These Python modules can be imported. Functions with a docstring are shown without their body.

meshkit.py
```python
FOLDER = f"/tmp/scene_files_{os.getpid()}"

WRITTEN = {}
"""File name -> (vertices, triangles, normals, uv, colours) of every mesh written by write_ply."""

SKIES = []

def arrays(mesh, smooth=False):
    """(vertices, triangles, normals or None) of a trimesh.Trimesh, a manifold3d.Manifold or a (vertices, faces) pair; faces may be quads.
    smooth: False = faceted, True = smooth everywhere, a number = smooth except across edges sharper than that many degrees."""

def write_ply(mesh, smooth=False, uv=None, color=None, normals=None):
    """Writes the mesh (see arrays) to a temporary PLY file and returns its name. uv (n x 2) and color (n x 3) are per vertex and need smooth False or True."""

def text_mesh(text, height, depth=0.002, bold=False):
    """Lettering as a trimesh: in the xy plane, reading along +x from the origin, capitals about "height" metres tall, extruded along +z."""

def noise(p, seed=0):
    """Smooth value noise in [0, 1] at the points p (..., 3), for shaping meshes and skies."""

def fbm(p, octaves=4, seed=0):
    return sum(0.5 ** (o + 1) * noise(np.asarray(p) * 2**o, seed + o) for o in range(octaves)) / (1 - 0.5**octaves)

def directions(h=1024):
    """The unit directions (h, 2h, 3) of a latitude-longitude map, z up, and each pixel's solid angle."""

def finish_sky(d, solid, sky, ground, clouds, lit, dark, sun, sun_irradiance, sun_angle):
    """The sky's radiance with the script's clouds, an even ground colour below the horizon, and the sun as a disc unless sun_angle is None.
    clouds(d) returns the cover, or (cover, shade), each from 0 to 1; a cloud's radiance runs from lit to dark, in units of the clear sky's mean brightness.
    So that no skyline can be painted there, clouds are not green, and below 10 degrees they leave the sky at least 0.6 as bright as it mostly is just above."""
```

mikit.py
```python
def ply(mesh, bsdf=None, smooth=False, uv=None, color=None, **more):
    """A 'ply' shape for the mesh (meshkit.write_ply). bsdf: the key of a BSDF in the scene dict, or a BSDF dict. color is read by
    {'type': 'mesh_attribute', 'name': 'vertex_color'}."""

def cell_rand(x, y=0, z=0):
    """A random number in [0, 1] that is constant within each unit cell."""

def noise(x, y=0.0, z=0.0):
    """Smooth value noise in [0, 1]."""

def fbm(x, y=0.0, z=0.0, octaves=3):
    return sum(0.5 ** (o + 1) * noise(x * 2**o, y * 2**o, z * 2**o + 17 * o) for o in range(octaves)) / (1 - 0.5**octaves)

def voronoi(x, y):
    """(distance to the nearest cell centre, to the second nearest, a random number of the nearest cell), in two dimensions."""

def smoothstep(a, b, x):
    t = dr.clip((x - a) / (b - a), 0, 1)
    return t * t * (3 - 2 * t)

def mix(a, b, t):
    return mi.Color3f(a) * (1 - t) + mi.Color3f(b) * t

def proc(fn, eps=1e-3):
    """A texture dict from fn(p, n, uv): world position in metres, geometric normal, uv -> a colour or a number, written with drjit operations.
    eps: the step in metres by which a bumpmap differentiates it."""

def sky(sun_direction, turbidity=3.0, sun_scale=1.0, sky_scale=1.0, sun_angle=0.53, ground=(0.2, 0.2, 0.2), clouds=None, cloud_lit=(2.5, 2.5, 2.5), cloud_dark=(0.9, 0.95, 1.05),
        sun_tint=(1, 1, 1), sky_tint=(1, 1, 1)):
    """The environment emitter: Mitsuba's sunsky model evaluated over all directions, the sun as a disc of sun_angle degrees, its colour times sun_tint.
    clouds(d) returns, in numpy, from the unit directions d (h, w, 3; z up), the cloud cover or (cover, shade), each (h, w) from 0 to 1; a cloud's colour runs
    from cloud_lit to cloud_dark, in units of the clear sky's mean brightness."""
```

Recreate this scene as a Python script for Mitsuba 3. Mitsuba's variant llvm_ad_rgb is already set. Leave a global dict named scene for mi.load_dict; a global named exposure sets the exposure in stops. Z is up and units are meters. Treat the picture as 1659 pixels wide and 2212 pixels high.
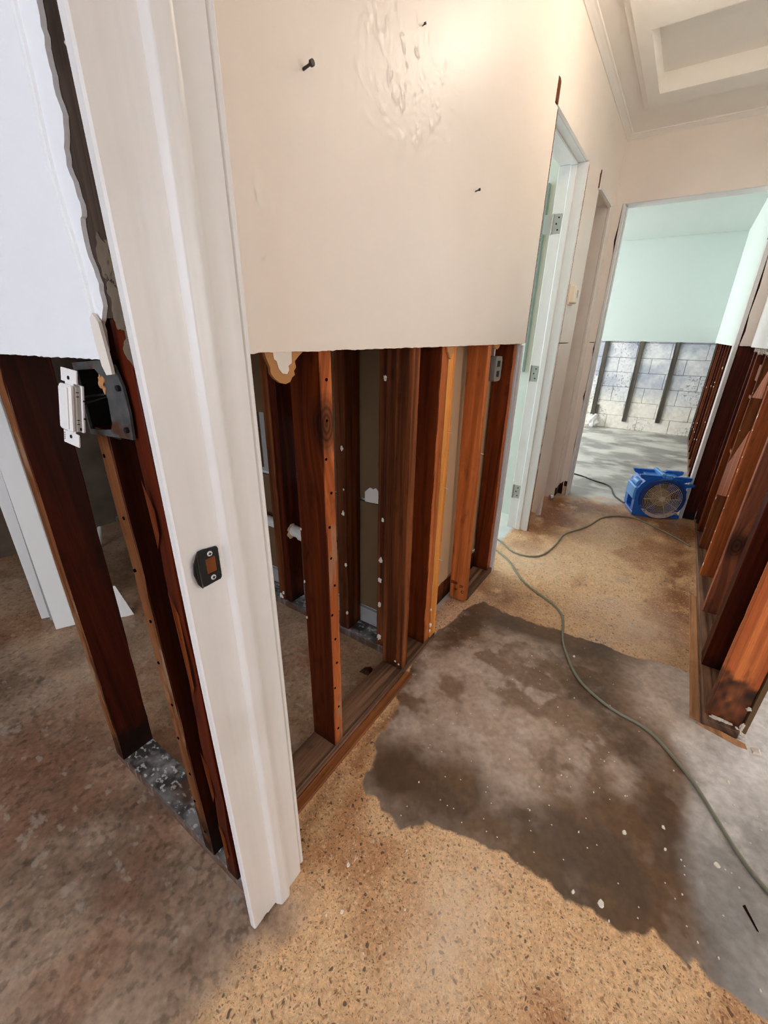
import math, random
import numpy as np, trimesh, manifold3d as m3, drjit as dr, mitsuba as mi, mikit, meshkit
from shapely.geometry import Polygon, box as sbox, Point
from shapely.ops import unary_union
from mikit import noise, fbm, voronoi, cell_rand, smoothstep, mix, proc
T = mi.ScalarTransform4f

# ------------------------------------------------------------------ camera, light, exposure
exposure = 0.0
_R = np.array([[0.8275611480438478, 0.23340065138341998, -0.5105552684892634],
               [0.5611555555552994, -0.31847566161300783, 0.7639880204751774],
               [0.01571587470591107, -0.9187477286469623, -0.3945321563425164]])
EYE = (0.0, 0.0, 1.25)
_M = np.eye(4); _M[:3, 0] = -_R[:, 0]; _M[:3, 1] = -_R[:, 1]; _M[:3, 2] = _R[:, 2]; _M[:3, 3] = EYE
scene = {'type': 'scene',
         'camera': {'type': 'perspective', 'fov': 85.483, 'fov_axis': 'x', 'near_clip': 0.02, 'far_clip': 60.0, 'to_world': T(_M)}}
labels = {}
LAMP = (34, 29.5, 24.5)            # radiance of the hall ceiling lamp (warm)
DAY_ROOM = (3.2, 3.8, 4.7)     # window behind the camera
DAY_EAST = (4.0, 4.1, 4.2)     # window of the room on the right
DAY_BATH = (14.0, 16.0, 17.8)   # bathroom window
DAY_BACK = (8.8, 8.9, 9.2)  # back room window
DAY_WEST = (3.0, 3.0, 3.0)

CEIL = 2.425
XW = -0.622     # hall left drywall face
YE = 3.647      # hall end wall face
XR = 0.33       # hall right drywall face

# ------------------------------------------------------------------ helpers
def lin(r, g, b):
    return [((c / 255) / 12.92 if c / 255 <= 0.04045 else ((c / 255 + 0.055) / 1.055) ** 2.4) for c in (r, g, b)]

def numbered(key):
    if key not in scene and key not in labels: return key
    i = 1
    while f'{key}_{i:03d}' in scene or f'{key}_{i:03d}' in labels: i += 1
    return f'{key}_{i:03d}'

def add(key, mesh, bsdf, label=None, cat=None, group=None, kind=None, smooth=False, **more):
    key = numbered(key)
    scene[key] = mikit.ply(mesh, bsdf, smooth=smooth, **more)
    tag(key, label, cat, group, kind)
    return key

def tag(key, label=None, cat=None, group=None, kind=None):
    d = {}
    if label: d['label'] = label
    if cat: d['category'] = cat
    if group: d['group'] = group
    if kind: d['kind'] = kind
    if d: labels[key] = d

def thing(key, label, cat, group=None, kind=None):
    key = numbered(key); tag(key, label, cat, group, kind); return key

def cat_(*ms): return trimesh.util.concatenate(list(ms))

def box(x0, x1, y0, y1, z0, z1, ch=0.0012):
    x0, x1 = min(x0, x1), max(x0, x1); y0, y1 = min(y0, y1), max(y0, y1); z0, z1 = min(z0, z1), max(z0, z1)
    c = min(ch, 0.3 * min(x1 - x0, y1 - y0, z1 - z0))
    P = []
    for sx in (0, 1):
        for sy in (0, 1):
            for sz in (0, 1):
                X, Y, Z = (x1 if sx else x0), (y1 if sy else y0), (z1 if sz else z0)
                dx, dy, dz = (-c if sx else c), (-c if sy else c), (-c if sz else c)
                P += [(X, Y + dy, Z + dz), (X + dx, Y, Z + dz), (X + dx, Y + dy, Z)]
    return trimesh.convex.convex_hull(np.array(P))

def post(x0, x1, y0, y1, z0, z1, top=(0, 0), ch=0.002, amp=0.0012, seed=0, n=26, chew=0.0):
    """A sawn timber standing on end: chamfered section, slightly uneven along its length; chew roughens its arrises."""
    c = ch
    sec = np.array([(x0 + c, y0), (x1 - c, y0), (x1, y0 + c), (x1, y1 - c), (x1 - c, y1), (x0 + c, y1), (x0, y1 - c), (x0, y0 + c)])
    ctr = np.array([(x0 + x1) / 2, (y0 + y1) / 2])
    zs = np.linspace(z0, z1, n)
    V = []
    for i, z in enumerate(zs):
        t = (z - z0) / (z1 - z0)
        for k, s in enumerate(sec):
            q = np.array([k // 2 * 3.1 + 0.13, z * 7.0, seed * 5.7])
            d = (meshkit.noise(q, seed) - 0.5) * 2 * amp
            if chew: d -= chew * max(0, meshkit.noise(np.array([k // 2 * 5.3, z * 26.0, seed * 2.3]), seed + 3) - 0.55) * 2.2
            dirn = (s - ctr) / np.linalg.norm(s - ctr)
            V.append((*(s + dirn * d + np.array(top) * t), z))
    V = np.array(V); F = []; m = 8
    for i in range(n - 1):
        for k in range(m):
            a, b = i * m + k, i * m + (k + 1) % m
            F += [(a, b, b + m), (a, b + m, a + m)]
    for base, flip in ((0, True), ((n - 1) * m, False)):
        for k in range(1, m - 1):
            f = (base, base + k, base + k + 1)
            F.append(f[::-1] if flip else f)
    return trimesh.Trimesh(V, F, process=False)

def prism(poly, depth):
    """Extruded shapely polygon along +z from 0."""
    gs = [poly] if poly.geom_type == 'Polygon' else list(poly.geoms)
    return trimesh.util.concatenate([trimesh.creation.extrude_polygon(g, depth, engine='earcut') for g in gs if g.area > 1e-8])

def slab_x(poly, x0, x1):
    """polygon in (y, z) extruded between x0 and x1"""
    m = prism(poly, abs(x1 - x0)); v = m.vertices.copy()
    m.vertices = np.stack([min(x0, x1) + v[:, 2], v[:, 0], v[:, 1]], 1)
    return m

def slab_y(poly, y0, y1):
    """polygon in (x, z) extruded between y0 and y1"""
    m = prism(poly, abs(y1 - y0)); v = m.vertices.copy()
    m.vertices = np.stack([v[:, 0], max(y0, y1) - v[:, 2], v[:, 1]], 1)
    return m

def slab_z(poly, z0, z1):
    m = prism(poly, abs(z1 - z0)); m.apply_translation((0, 0, min(z0, z1))); return m

def ragged(p0, p1, amp, step, rng, smooth_ends=True):
    """points from p0 to p1 with an uneven edge"""
    p0, p1 = np.array(p0, float), np.array(p1, float)
    L = np.linalg.norm(p1 - p0); n = max(2, int(L / step)); d = (p1 - p0) / L; nn = np.array([-d[1], d[0]])
    out = []
    for i in range(n + 1):
        t = i / n
        j = 0 if i in (0, n) and smooth_ends else rng.uniform(-amp, amp)
        out.append(tuple(p0 + d * L * t + nn * j))
    return out

def tube(pts, r, n=8, sub=6):
    pts = np.array(pts, float)
    from scipy.interpolate import CubicSpline
    t = np.r_[0, np.cumsum(np.linalg.norm(np.diff(pts, axis=0), axis=1))]
    cs = CubicSpline(t, pts); N = (len(pts) - 1) * sub + 1
    tt = np.linspace(0, t[-1], N); P = cs(tt); D = cs(tt, 1); D /= np.linalg.norm(D, axis=1, keepdims=True)
    up = np.array([0, 0, 1.0]); V = []; steep = np.abs(D[:, 2]).min()
    for p, d in zip(P, D):
        a = np.cross(d, up if steep < 0.8 else [0, 1.0, 0])
        a /= np.linalg.norm(a); b = np.cross(a, d)
        for k in range(n):
            w = 2 * math.pi * k / n; V.append(p + r * (math.cos(w) * a + math.sin(w) * b))
    F = []
    for i in range(N - 1):
        for k in range(n):
            a, b = i * n + k, i * n + (k + 1) % n
            F += [(a, a + n, b + n), (a, b + n, b)]
    V += [P[0], P[-1]]
    for k in range(n):
        F.append((len(V) - 2, k, (k + 1) % n)); F.append((len(V) - 1, (N - 1) * n + (k + 1) % n, (N - 1) * n + k))
    m = trimesh.Trimesh(np.array(V), F, process=False)
    trimesh.repair.fix_normals(m)
    return m

def cyl(p0, p1, r, n=20):
    m = trimesh.creation.cylinder(radius=r, segment=[p0, p1], sections=n); return m

def frame_xform(m, origin, ux, uy, uz):
    M = np.eye(4); M[:3, 0] = ux; M[:3, 1] = uy; M[:3, 2] = uz; M[:3, 3] = origin
    m = m.copy(); m.apply_transform(M); return m

def lump(c, s, seed=0, sub=2, amp=0.35):
    m = trimesh.creation.icosphere(subdivisions=sub); v = m.vertices
    d = 1 + amp * (meshkit.fbm(v * 1.7 + seed * 3.3, 3, seed) - 0.5) * 2
    m.vertices = v * d[:, None] * np.array(s) + np.array(c); return m

# ------------------------------------------------------------------ materials
def principled(color, rough=0.5, spec=0.4, **k):
    c = color if isinstance(color, dict) else {'type': 'rgb', 'value': list(color)}
    return {'type': 'principled', 'base_color': c, 'roughness': rough, 'specular': spec, **k}

def bumped(b, fn, scale, eps=0.0015):
    return {'type': 'bumpmap', 'nested': b, 'texture': proc(fn, eps), 'scale': scale}

def plain(key, rgb, rough=0.5, spec=0.4, **k):
    scene[key] = principled(lin(*rgb), rough, spec, **k); return key

CREAM = lin(233, 222, 210); CREAM2 = lin(227, 214, 201)
def f_cream(p, n, uv):
    g = fbm(p.x * 1.7 + 3, p.y * 1.7, p.z * 1.7, 3)
    c = mix(CREAM2, CREAM, g)
    v = noise(p.x * 9, p.y * 9, p.z * 9)
    return c * (0.985 + 0.03 * v)
def f_peel(p, n, uv):
    peel = fbm(p.x * 140, p.y * 140, p.z * 140, 2)
    brush = noise(p.x * 120 + 5, p.y * 120, p.z * 5)
    big = fbm(p.x * 7, p.y * 7, p.z * 7, 2)
    dent = dr.exp(-dr.square((p.y - 1.02) / 0.16) - dr.square((p.z - 1.74) / 0.10)) + 0.8 * dr.exp(-dr.square((p.y - 0.55) / 0.05) - dr.square((p.z - 1.42) / 0.10)) + dr.exp(-dr.square((p.y - 1.75) / 0.12) - dr.square((p.z - 1.30) / 0.015))
    return peel * 0.5 + brush * 0.35 + big * 1.2 + dent * smoothstep(0.55, 0.8, fbm(p.x * 38, p.y * 38, p.z * 30, 3)) * 6
scene['paint_cream'] = bumped(principled(proc(f_cream), 0.40, 0.5), f_peel, 0.0008)

COOL = lin(236, 238, 239)
def f_cool(p, n, uv):
    return mi.Color3f(COOL) * (0.97 + 0.05 * fbm(p.x * 3, p.y * 3, p.z * 3, 3))
scene['paint_cool'] = bumped(principled(proc(f_cool), 0.5, 0.35), f_peel, 0.0005)
plain('paint_ceiling', (234, 228, 218), 0.6, 0.3)
plain('paint_aqua', (204, 214, 209), 0.5, 0.35)
plain('paint_back_ceiling', (186, 194, 188), 0.6, 0.3)
plain('panel_aqua', (206, 230, 230), 0.4, 0.4)
plain('panel_edge', (128, 152, 156), 0.4, 0.4)
plain('gypsum', (205, 198, 186), 0.9, 0.1)

TRIMW = lin(220, 217, 213)
def f_trim(p, n, uv):
    s = p.x + p.y * 0.9
    streak = noise(s * 220, p.z * 4, 3)
    grime = smoothstep(0.62, 0.85, fbm(p.x * 9 + 4, p.y * 9, p.z * 5, 3))
    return mix(TRIMW, lin(196, 190, 182), grime * 0.25) * (0.98 + 0.03 * streak)
def f_trimb(p, n, uv):
    return noise((p.x + p.y * 0.9) * 160, p.z * 3, 1) * 0.7 + fbm(p.x * 60, p.y * 60, p.z * 20, 2) * 0.6
scene['paint_trim'] = bumped(principled(proc(f_trim), 0.32, 0.5), f_trimb, 0.0006)

def wood(key, light, dark, rough=0.5, spec=0.4, mold=0.0, seed=0.0, axis='z', knots=(), mottle=0.5, bump=0.0008, face=None, face_light=(0, 0, 0), face_dark=(0, 0, 0)):
    light, dark = lin(*light), lin(*dark)
    fl, fd = lin(*face_light), lin(*face_dark)
    black = lin(16, 12, 10)
    def fn(p, n, uv):
        if axis == 'z': s, l, o = p.x + 0.83 * p.y, p.z, p.x - p.y
        elif axis == 'y': s, l, o = p.x + 0.83 * p.z, p.y, p.x - p.z
        else: s, l, o = p.y + 0.83 * p.z, p.x, p.y - p.z
        w = (noise(s * 4 + seed, l * 1.3, seed) - 0.5) * 0.03
        kd = mi.Float(0)
        for (kx, ky, kz, kr) in knots:
            dd = dr.sqrt(dr.square(p.x - kx) + dr.square(p.y - ky) + dr.square((p.z - kz) * 0.55))
            kd = dr.maximum(kd, smoothstep(kr * 1.1, kr * 0.35, dd) * (0.80 + 0.10 * dr.sin(dd * 700)))
            w = w + 0.03 * dr.exp(-dr.square(dd / (kr * 1.6)))
        g = fbm((s + w) * 62 + seed * 7, l * 1.6, o * 3 + seed, 3)
        fine = noise((s + w) * 380, l * 9, seed)
        t = smoothstep(0.28, 0.74, g) * 0.75 + 0.25 * fine
        blot = fbm(p.x * 5 + seed, p.y * 5, p.z * 2.2, 3)
        c = mix(dark, light, t) * (1 - mottle * 0.5 + mottle * blot)
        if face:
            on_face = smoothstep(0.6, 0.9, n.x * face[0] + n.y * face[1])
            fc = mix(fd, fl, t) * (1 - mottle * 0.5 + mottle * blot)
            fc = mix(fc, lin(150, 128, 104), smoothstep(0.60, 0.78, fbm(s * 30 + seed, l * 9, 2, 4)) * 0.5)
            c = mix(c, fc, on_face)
        scuff = smoothstep(0.62, 0.80, fbm(s * 40 + seed, l * 14, o * 8, 4))
        c = mix(c, c * 0.45, scuff * 0.6)
        c = c * (0.82 + 0.36 * noise((s + w) * 900, l * 30, seed))
        c = mix(c, lin(38, 18, 10), kd)
        if mold:
            edge = mold * (0.1 + 1.8 * fbm(p.x * 19 + seed, p.y * 19, p.z * 11, 4)) - p.z
            c = mix(c, black, smoothstep(-0.03, 0.05, edge) * (0.6 + 0.38 * noise(p.x * 60, p.y * 60, p.z * 30)))
        return c
    def fb(p, n, uv):
        if axis == 'z': s, l = p.x + 0.83 * p.y, p.z
        elif axis == 'y': s, l = p.x + 0.83 * p.z, p.y
        else: s, l = p.y + 0.83 * p.z, p.x
        return noise(s * 210 + seed, l * 4, 0) + 0.6 * noise(s * 70, l * 9, seed)
    scene[key] = bumped(principled(proc(fn), rough, spec), fb, bump)
    return key

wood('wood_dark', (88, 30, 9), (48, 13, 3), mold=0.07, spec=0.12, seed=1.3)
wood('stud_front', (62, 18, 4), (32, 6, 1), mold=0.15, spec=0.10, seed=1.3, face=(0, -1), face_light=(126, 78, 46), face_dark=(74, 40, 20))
wood('stud_hall', (118, 50, 16), (70, 24, 5), mold=0.05, spec=0.12, seed=4.1, knots=((-0.632, 0.706, 1.06, 0.045),), face=(1, 0), face_light=(188, 104, 56), face_dark=(128, 62, 28))  # hall-facing side toned lighter: residue, plus hall light put into the colour
wood('wood_brown', (126, 60, 22), (76, 28, 6), mold=0.05, spec=0.12, seed=4.1, knots=((-0.632, 0.706, 1.06, 0.045),))
wood('wood_orange', (200, 116, 62), (148, 76, 34), spec=0.15, mold=0.0, seed=7.7)
wood('wood_rust', (166, 88, 42), (112, 52, 20), mold=0.03, spec=0.2, seed=6.3)
wood('wood_pale', (234, 160, 82), (194, 112, 48), spec=0.15, mold=0.03, seed=2.9)
wood('wood_weathered', (132, 74, 40), (62, 27, 11), mold=0.05, spec=0.12, seed=9.2, rough=0.7)
wood('wood_moldy', (240, 140, 74), (186, 90, 42), mold=0.22, seed=5.5, rough=0.45)
wood('wood_knot', (160, 98, 70), (110, 60, 40), spec=0.25, mold=0.06, seed=3.7, knots=((0.392, 2.25, 0.40, 0.05),))
wood('wood_furring', (108, 101, 92), (50, 46, 42), seed=6.6, rough=0.8, mottle=0.9)
wood('plate_y', (130, 96, 74), (62, 40, 27), axis='y', seed=8.1, rough=0.55, mottle=0.9)
def f_plate(p, n, uv):
    g = fbm(p.x * 26, p.y * 26, p.z * 26, 4); h = fbm(p.x * 70, p.y * 110, 3, 4)
    c = mix(lin(62, 58, 56), lin(142, 140, 138), smoothstep(0.3, 0.7, g))
    c = mix(c, lin(206, 206, 206), smoothstep(0.60, 0.72, h) * 0.8)
    c = mix(c, lin(92, 62, 44), smoothstep(0.55, 0.75, fbm(p.x * 9 + 3, p.y * 12, 5, 3)) * 0.6)
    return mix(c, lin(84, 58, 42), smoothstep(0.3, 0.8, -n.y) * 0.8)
scene['plate_x'] = bumped(principled(proc(f_plate), 0.35, 0.5), f_trimb, 0.002)
wood('strip_y', (176, 108, 54), (112, 62, 28), axis='y', seed=1.8, rough=0.6, mottle=0.8)
wood('strip_pale', (186, 136, 92), (128, 84, 52), axis='y', seed=2.8, rough=0.6, mottle=0.9)
plain('plaster_white', (222, 214, 202), 0.9, 0.1)
plain('plaster_chip', (232, 224, 208), 0.8, 0.2)
plain('paper_brown', (176, 128, 84), 0.9, 0.1)
def f_backing(p, n, uv):
    return mix(lin(98, 76, 54), lin(124, 100, 74), fbm(p.x * 6, p.y * 6, p.z * 2, 3))
scene['paper_backing'] = principled(proc(f_backing), 0.9, 0.1)
def f_beige(p, n, uv):
    return mix(lin(190, 158, 124), lin(212, 182, 148), fbm(p.x * 6, p.y * 6, p.z * 2, 3))
scene['paper_beige'] = principled(proc(f_beige), 0.9, 0.1)
def f_cement(p, n, uv):
    g = fbm(p.x * 8, p.y * 8, p.z * 8, 4)
    return mix(lin(70, 60, 50), lin(118, 104, 88), g)
scene['cement_dark'] = principled(proc(f_cement), 0.85, 0.2)
scene['steel'] = {'type': 'principled', 'base_color': {'type': 'rgb', 'value': lin(176, 174, 168)}, 'metallic': 0.9, 'roughness': 0.38}
def f_galv(p, n, uv):
    g = fbm(p.x * 60, p.y * 60, p.z * 60, 3)
    rust = smoothstep(0.55, 0.68, fbm(p.x * 34 + 2, p.y * 34, p.z * 34, 3))
    return mix(mix(lin(62, 63, 64), lin(104, 105, 104), g), lin(84, 42, 20), rust * 0.85)
scene['galvanized'] = principled(proc(f_galv), 0.45, 0.5, metallic=0.4)
plain('black_gloss', (5, 4, 4), 0.22, 0.35)
plain('black_matte', (20, 19, 18), 0.6, 0.3)
plain('hole_dark', (10, 8, 7), 0.9, 0.05)
plain('screw_steel', (214, 210, 204), 0.3, 0.6, metallic=0.6)
plain('screw_black', (30, 22, 24), 0.4, 0.5)
plain('plastic_white', (232, 230, 226), 0.35, 0.5)
plain('plastic_grey', (176, 170, 164), 0.5, 0.4)
plain('plastic_ivory', (232, 216, 192), 0.4, 0.5)
plain('board_white', (222, 220, 216), 0.45, 0.4)
plain('board_grey', (158, 156, 152), 0.6, 0.3)
plain('pvc', (212, 208, 200), 0.35, 0.5)
plain('fan_blue', (27, 94, 180), 0.38, 0.5)
plain('fan_light', (78, 150, 218), 0.42, 0.5)
def f_bezel(p, n, uv):
    d = smoothstep(0.62, 0.95, fbm(p.x * 90, p.y * 90, p.z * 90, 4) * 0.7 + smoothstep(0.16, 0.02, p.z) * 0.6)
    return mix(lin(34, 58, 120), lin(190, 180, 174), d)
scene['fan_bezel'] = principled(proc(f_bezel), 0.5, 0.4)
plain('fan_grille', (206, 186, 156), 0.5, 0.4)
plain('fan_motor', (150, 124, 94), 0.7, 0.3)
plain('cord_green', (128, 130, 112), 0.5, 0.4)
plain('cord_black', (22, 24, 24), 0.5, 0.4)
plain('foil', (210, 210, 208), 0.2, 0.7, metallic=1.0)
plain('lamp_glass', (240, 225, 200), 0.4, 0.4)
plain('outlet_grey', (120, 116, 108), 0.6, 0.4)
plain('ink', (40, 20, 10), 0.9, 0.1)
plain('bath_tile', (196, 206, 196), 0.4, 0.5)

# painted block: white paint gone patchy, dark pits
def f_block(p, n, uv):
    g = fbm(p.x * 5, p.z * 5, 2.0, 3); h = fbm(p.x * 38, p.z * 38, 3, 3)
    c = mix(lin(168, 171, 182), lin(206, 206, 208), smoothstep(0.3, 0.7, g))
    c = mix(c, lin(228, 222, 210), smoothstep(0.62, 0.30, p.z + 0.35 * (g - 0.5)) * 0.85)  # lower blocks lighter and warmer: window light put into the colour
    c = c * (1.10 + 0.46 * h)
    pits = smoothstep(0.58, 0.74, fbm(p.x * 75 + 5, p.z * 75, 1, 4)) * smoothstep(0.30, 0.6, fbm(p.x * 3 + 7, p.z * 3, 0, 2))
    return mix(c, lin(96, 96, 104), pits * 0.7)
scene['block_paint'] = principled(proc(f_block), 0.8, 0.25)
plain('mortar', (188, 188, 192), 0.9, 0.1)

# ------------------------------------------------------------------ the floor: old terrazzo with a levelling-mortar patch
PATCH = [(-0.608, 1.055), (-0.572, 0.961), (-0.566, 0.888), (-0.55, 0.779), (-0.518, 0.725), (-0.52, 0.693), (-0.482, 0.635), (-0.442, 0.645), (-0.389, 0.634), (-0.346, 0.623),
         (-0.304, 0.646), (-0.286, 0.67), (-0.219, 0.69), (-0.14, 0.708), (-0.064, 0.723), (0.009, 0.737), (0.068, 0.716), (0.126, 0.733), (0.195, 0.723), (0.248, 0.775),
         (0.273, 0.762), (0.311, 0.741), (0.33, 0.768), (0.355, 0.745), (0.448, 0.736), (1.3, 0.55), (3.4, 0.5), (3.4, 5.0), (0.44, 5.0), (0.46, 1.80), (0.313, 1.774), (0.234, 1.788), (0.144, 1.767), (0.079, 1.752), (-0.002, 1.77),
         (-0.082, 1.755), (-0.178, 1.749), (-0.326, 1.735), (-0.451, 1.744), (-0.554, 1.771), (-0.60, 1.689), (-0.64, 1.419), (-0.64, 1.172)]

def poly_sd(x, y, P):
    """signed distance to a polygon, positive inside"""
    d, inside = mi.Float(1e9), mi.Bool(False)
    for (ax, ay), (bx, by) in zip(P, P[1:] + P[:1]):
        ex, ey = bx - ax, by - ay
        wx, wy = x - ax, y - ay
        t = dr.clip((wx * ex + wy * ey) / (ex * ex + ey * ey), 0, 1)
        d = dr.minimum(d, dr.square(wx - ex * t) + dr.square(wy - ey * t))
        if abs(ey) > 1e-9:
            cross = ((ay > y) != (by > y)) & (x < ax + ex * (y - ay) / ey)
            inside = inside ^ cross
    return dr.select(inside, 1.0, -1.0) * dr.sqrt(d)

TAN1, TAN2 = lin(204, 158, 112), lin(232, 194, 148)
RUST = lin(150, 82, 36); ROSE = lin(200, 170, 150)
def blob(p, x, y, rx, ry):
    return dr.exp(-dr.square((p.x - x) / rx) - dr.square((p.y - y) / ry))
def f_floor(p, n, uv):
    wx = p.x + 0.010 * (noise(p.x * 60, p.y * 60, 1) - 0.5) + 0.003 * (noise(p.x * 170, p.y * 170, 2) - 0.5)
    wy = p.y + 0.010 * (noise(p.x * 60, p.y * 60, 9) - 0.5) + 0.003 * (noise(p.x * 170, p.y * 170, 7) - 0.5)
    g3 = fbm(p.x * 3.1, p.y * 3.1, 4, 3); g9 = fbm(p.x * 9, p.y * 9, 2, 3); g30 = fbm(p.x * 34, p.y * 34, 0, 3); g120 = fbm(p.x * 150, p.y * 150, 5, 3)
    # terrazzo
    c = mix(TAN1, TAN2, g30 * 0.5 + g9 * 0.5)
    c = mix(c, ROSE, smoothstep(0.5, 0.72, g3) * 0.6)
    rustw = smoothstep(0.50, 0.72, fbm(p.x * 5 + 11, p.y * 4, 1, 3)) * 0.75
    c = mix(c, RUST, rustw * (0.45 + 0.55 * g30))
    c = c * (0.74 + 0.52 * g120)
    # rust along the plates and round the doors
    stain = blob(p, -0.50, 1.86, 0.16, 0.12) + blob(p, 0.27, 2.55, 0.09, 0.75) * 1.1 + blob(p, -0.52, 3.1, 0.2, 0.45) * 1.2 + blob(p, 0.22, 3.35, 0.2, 0.18) + blob(p, -0.2, 3.45, 0.5, 0.14) * 0.8 + blob(p, -0.56, 0.75, 0.03, 0.4) * 0.9
    c = mix(c, lin(128, 74, 36), dr.clip(stain * smoothstep(0.25, 0.7, fbm(p.x * 13, p.y * 10, 6, 3) + 0.12), 0, 1) * 0.9)
    d1, d2, r1 = voronoi(wx * 88, wy * 88)
    e1, e2, s1 = voronoi(wx * 200 + 7, wy * 200)
    f1, f2, t1 = voronoi(wx * 420 + 3, wy * 420)
    chip = smoothstep(0.34, 0.22, d1 + 0.25 * (noise(p.x * 160, p.y * 160, 3) - 0.5))
    c = mix(c, lin(58, 48, 42), chip * dr.select(r1 < 0.06, 0.8, 0.0))
    c = mix(c, lin(122, 66, 34), chip * dr.select((r1 > 0.06) & (r1 < 0.20), 0.5, 0.0))
    c = mix(c, lin(236, 208, 172), chip * dr.select((r1 > 0.86), 0.45, 0.0))
    fchip = smoothstep(0.42, 0.22, e1 + 0.3 * (noise(p.x * 300, p.y * 300, 6) - 0.5))
    c = mix(c, lin(112, 66, 36), fchip * dr.select(s1 < 0.30, 0.25 + 1.8 * s1, 0.0))
    c = mix(c, lin(240, 216, 184), fchip * dr.select(s1 > 0.86, 0.4, 0.0))
    c = c * dr.lerp(mi.Float(1.0), 0.70 + 0.6 * t1, smoothstep(0.5, 0.2, f1))
    pale_t = blob(p, 0.16, 1.98, 0.14, 0.22) + blob(p, -0.52, 2.35, 0.2, 0.22) * 0.9 + blob(p, -0.13, 0.50, 0.09, 0.18) * 0.9
    c = mix(c, lin(232, 208, 182), dr.clip(pale_t * (0.3 + 0.9 * g30), 0, 0.85) * 0.6)
    # mortar patch
    sd = poly_sd(p.x + 0.045 * (fbm(p.x * 22, p.y * 22, 3, 5) - 0.5), p.y + 0.045 * (fbm(p.x * 22, p.y * 22, 8, 5) - 0.5), PATCH)
    ins = smoothstep(-0.004, 0.008, sd)
    cloud = fbm(p.x * 3.6 + 2, p.y * 3.6, 5, 4)
    mid = blob(p, -0.16, 1.12, 0.30, 0.26) + blob(p, -0.40, 1.22, 0.2, 0.3) * 0.9
    pale = smoothstep(0.36, 0.72, cloud * 0.75 + 0.38 * mid + 0.12 * g30)
    pool = blob(p, -0.26, 0.80, 0.12, 0.12) + blob(p, 0.05, 0.84, 0.10, 0.09) * 0.9 + blob(p, -0.45, 0.75, 0.09, 0.10) + blob(p, -0.42, 1.68, 0.2, 0.08) + blob(p, -0.1, 1.70, 0.2, 0.06) + blob(p, 0.12, 0.98, 0.10, 0.14) * 0.7
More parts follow.
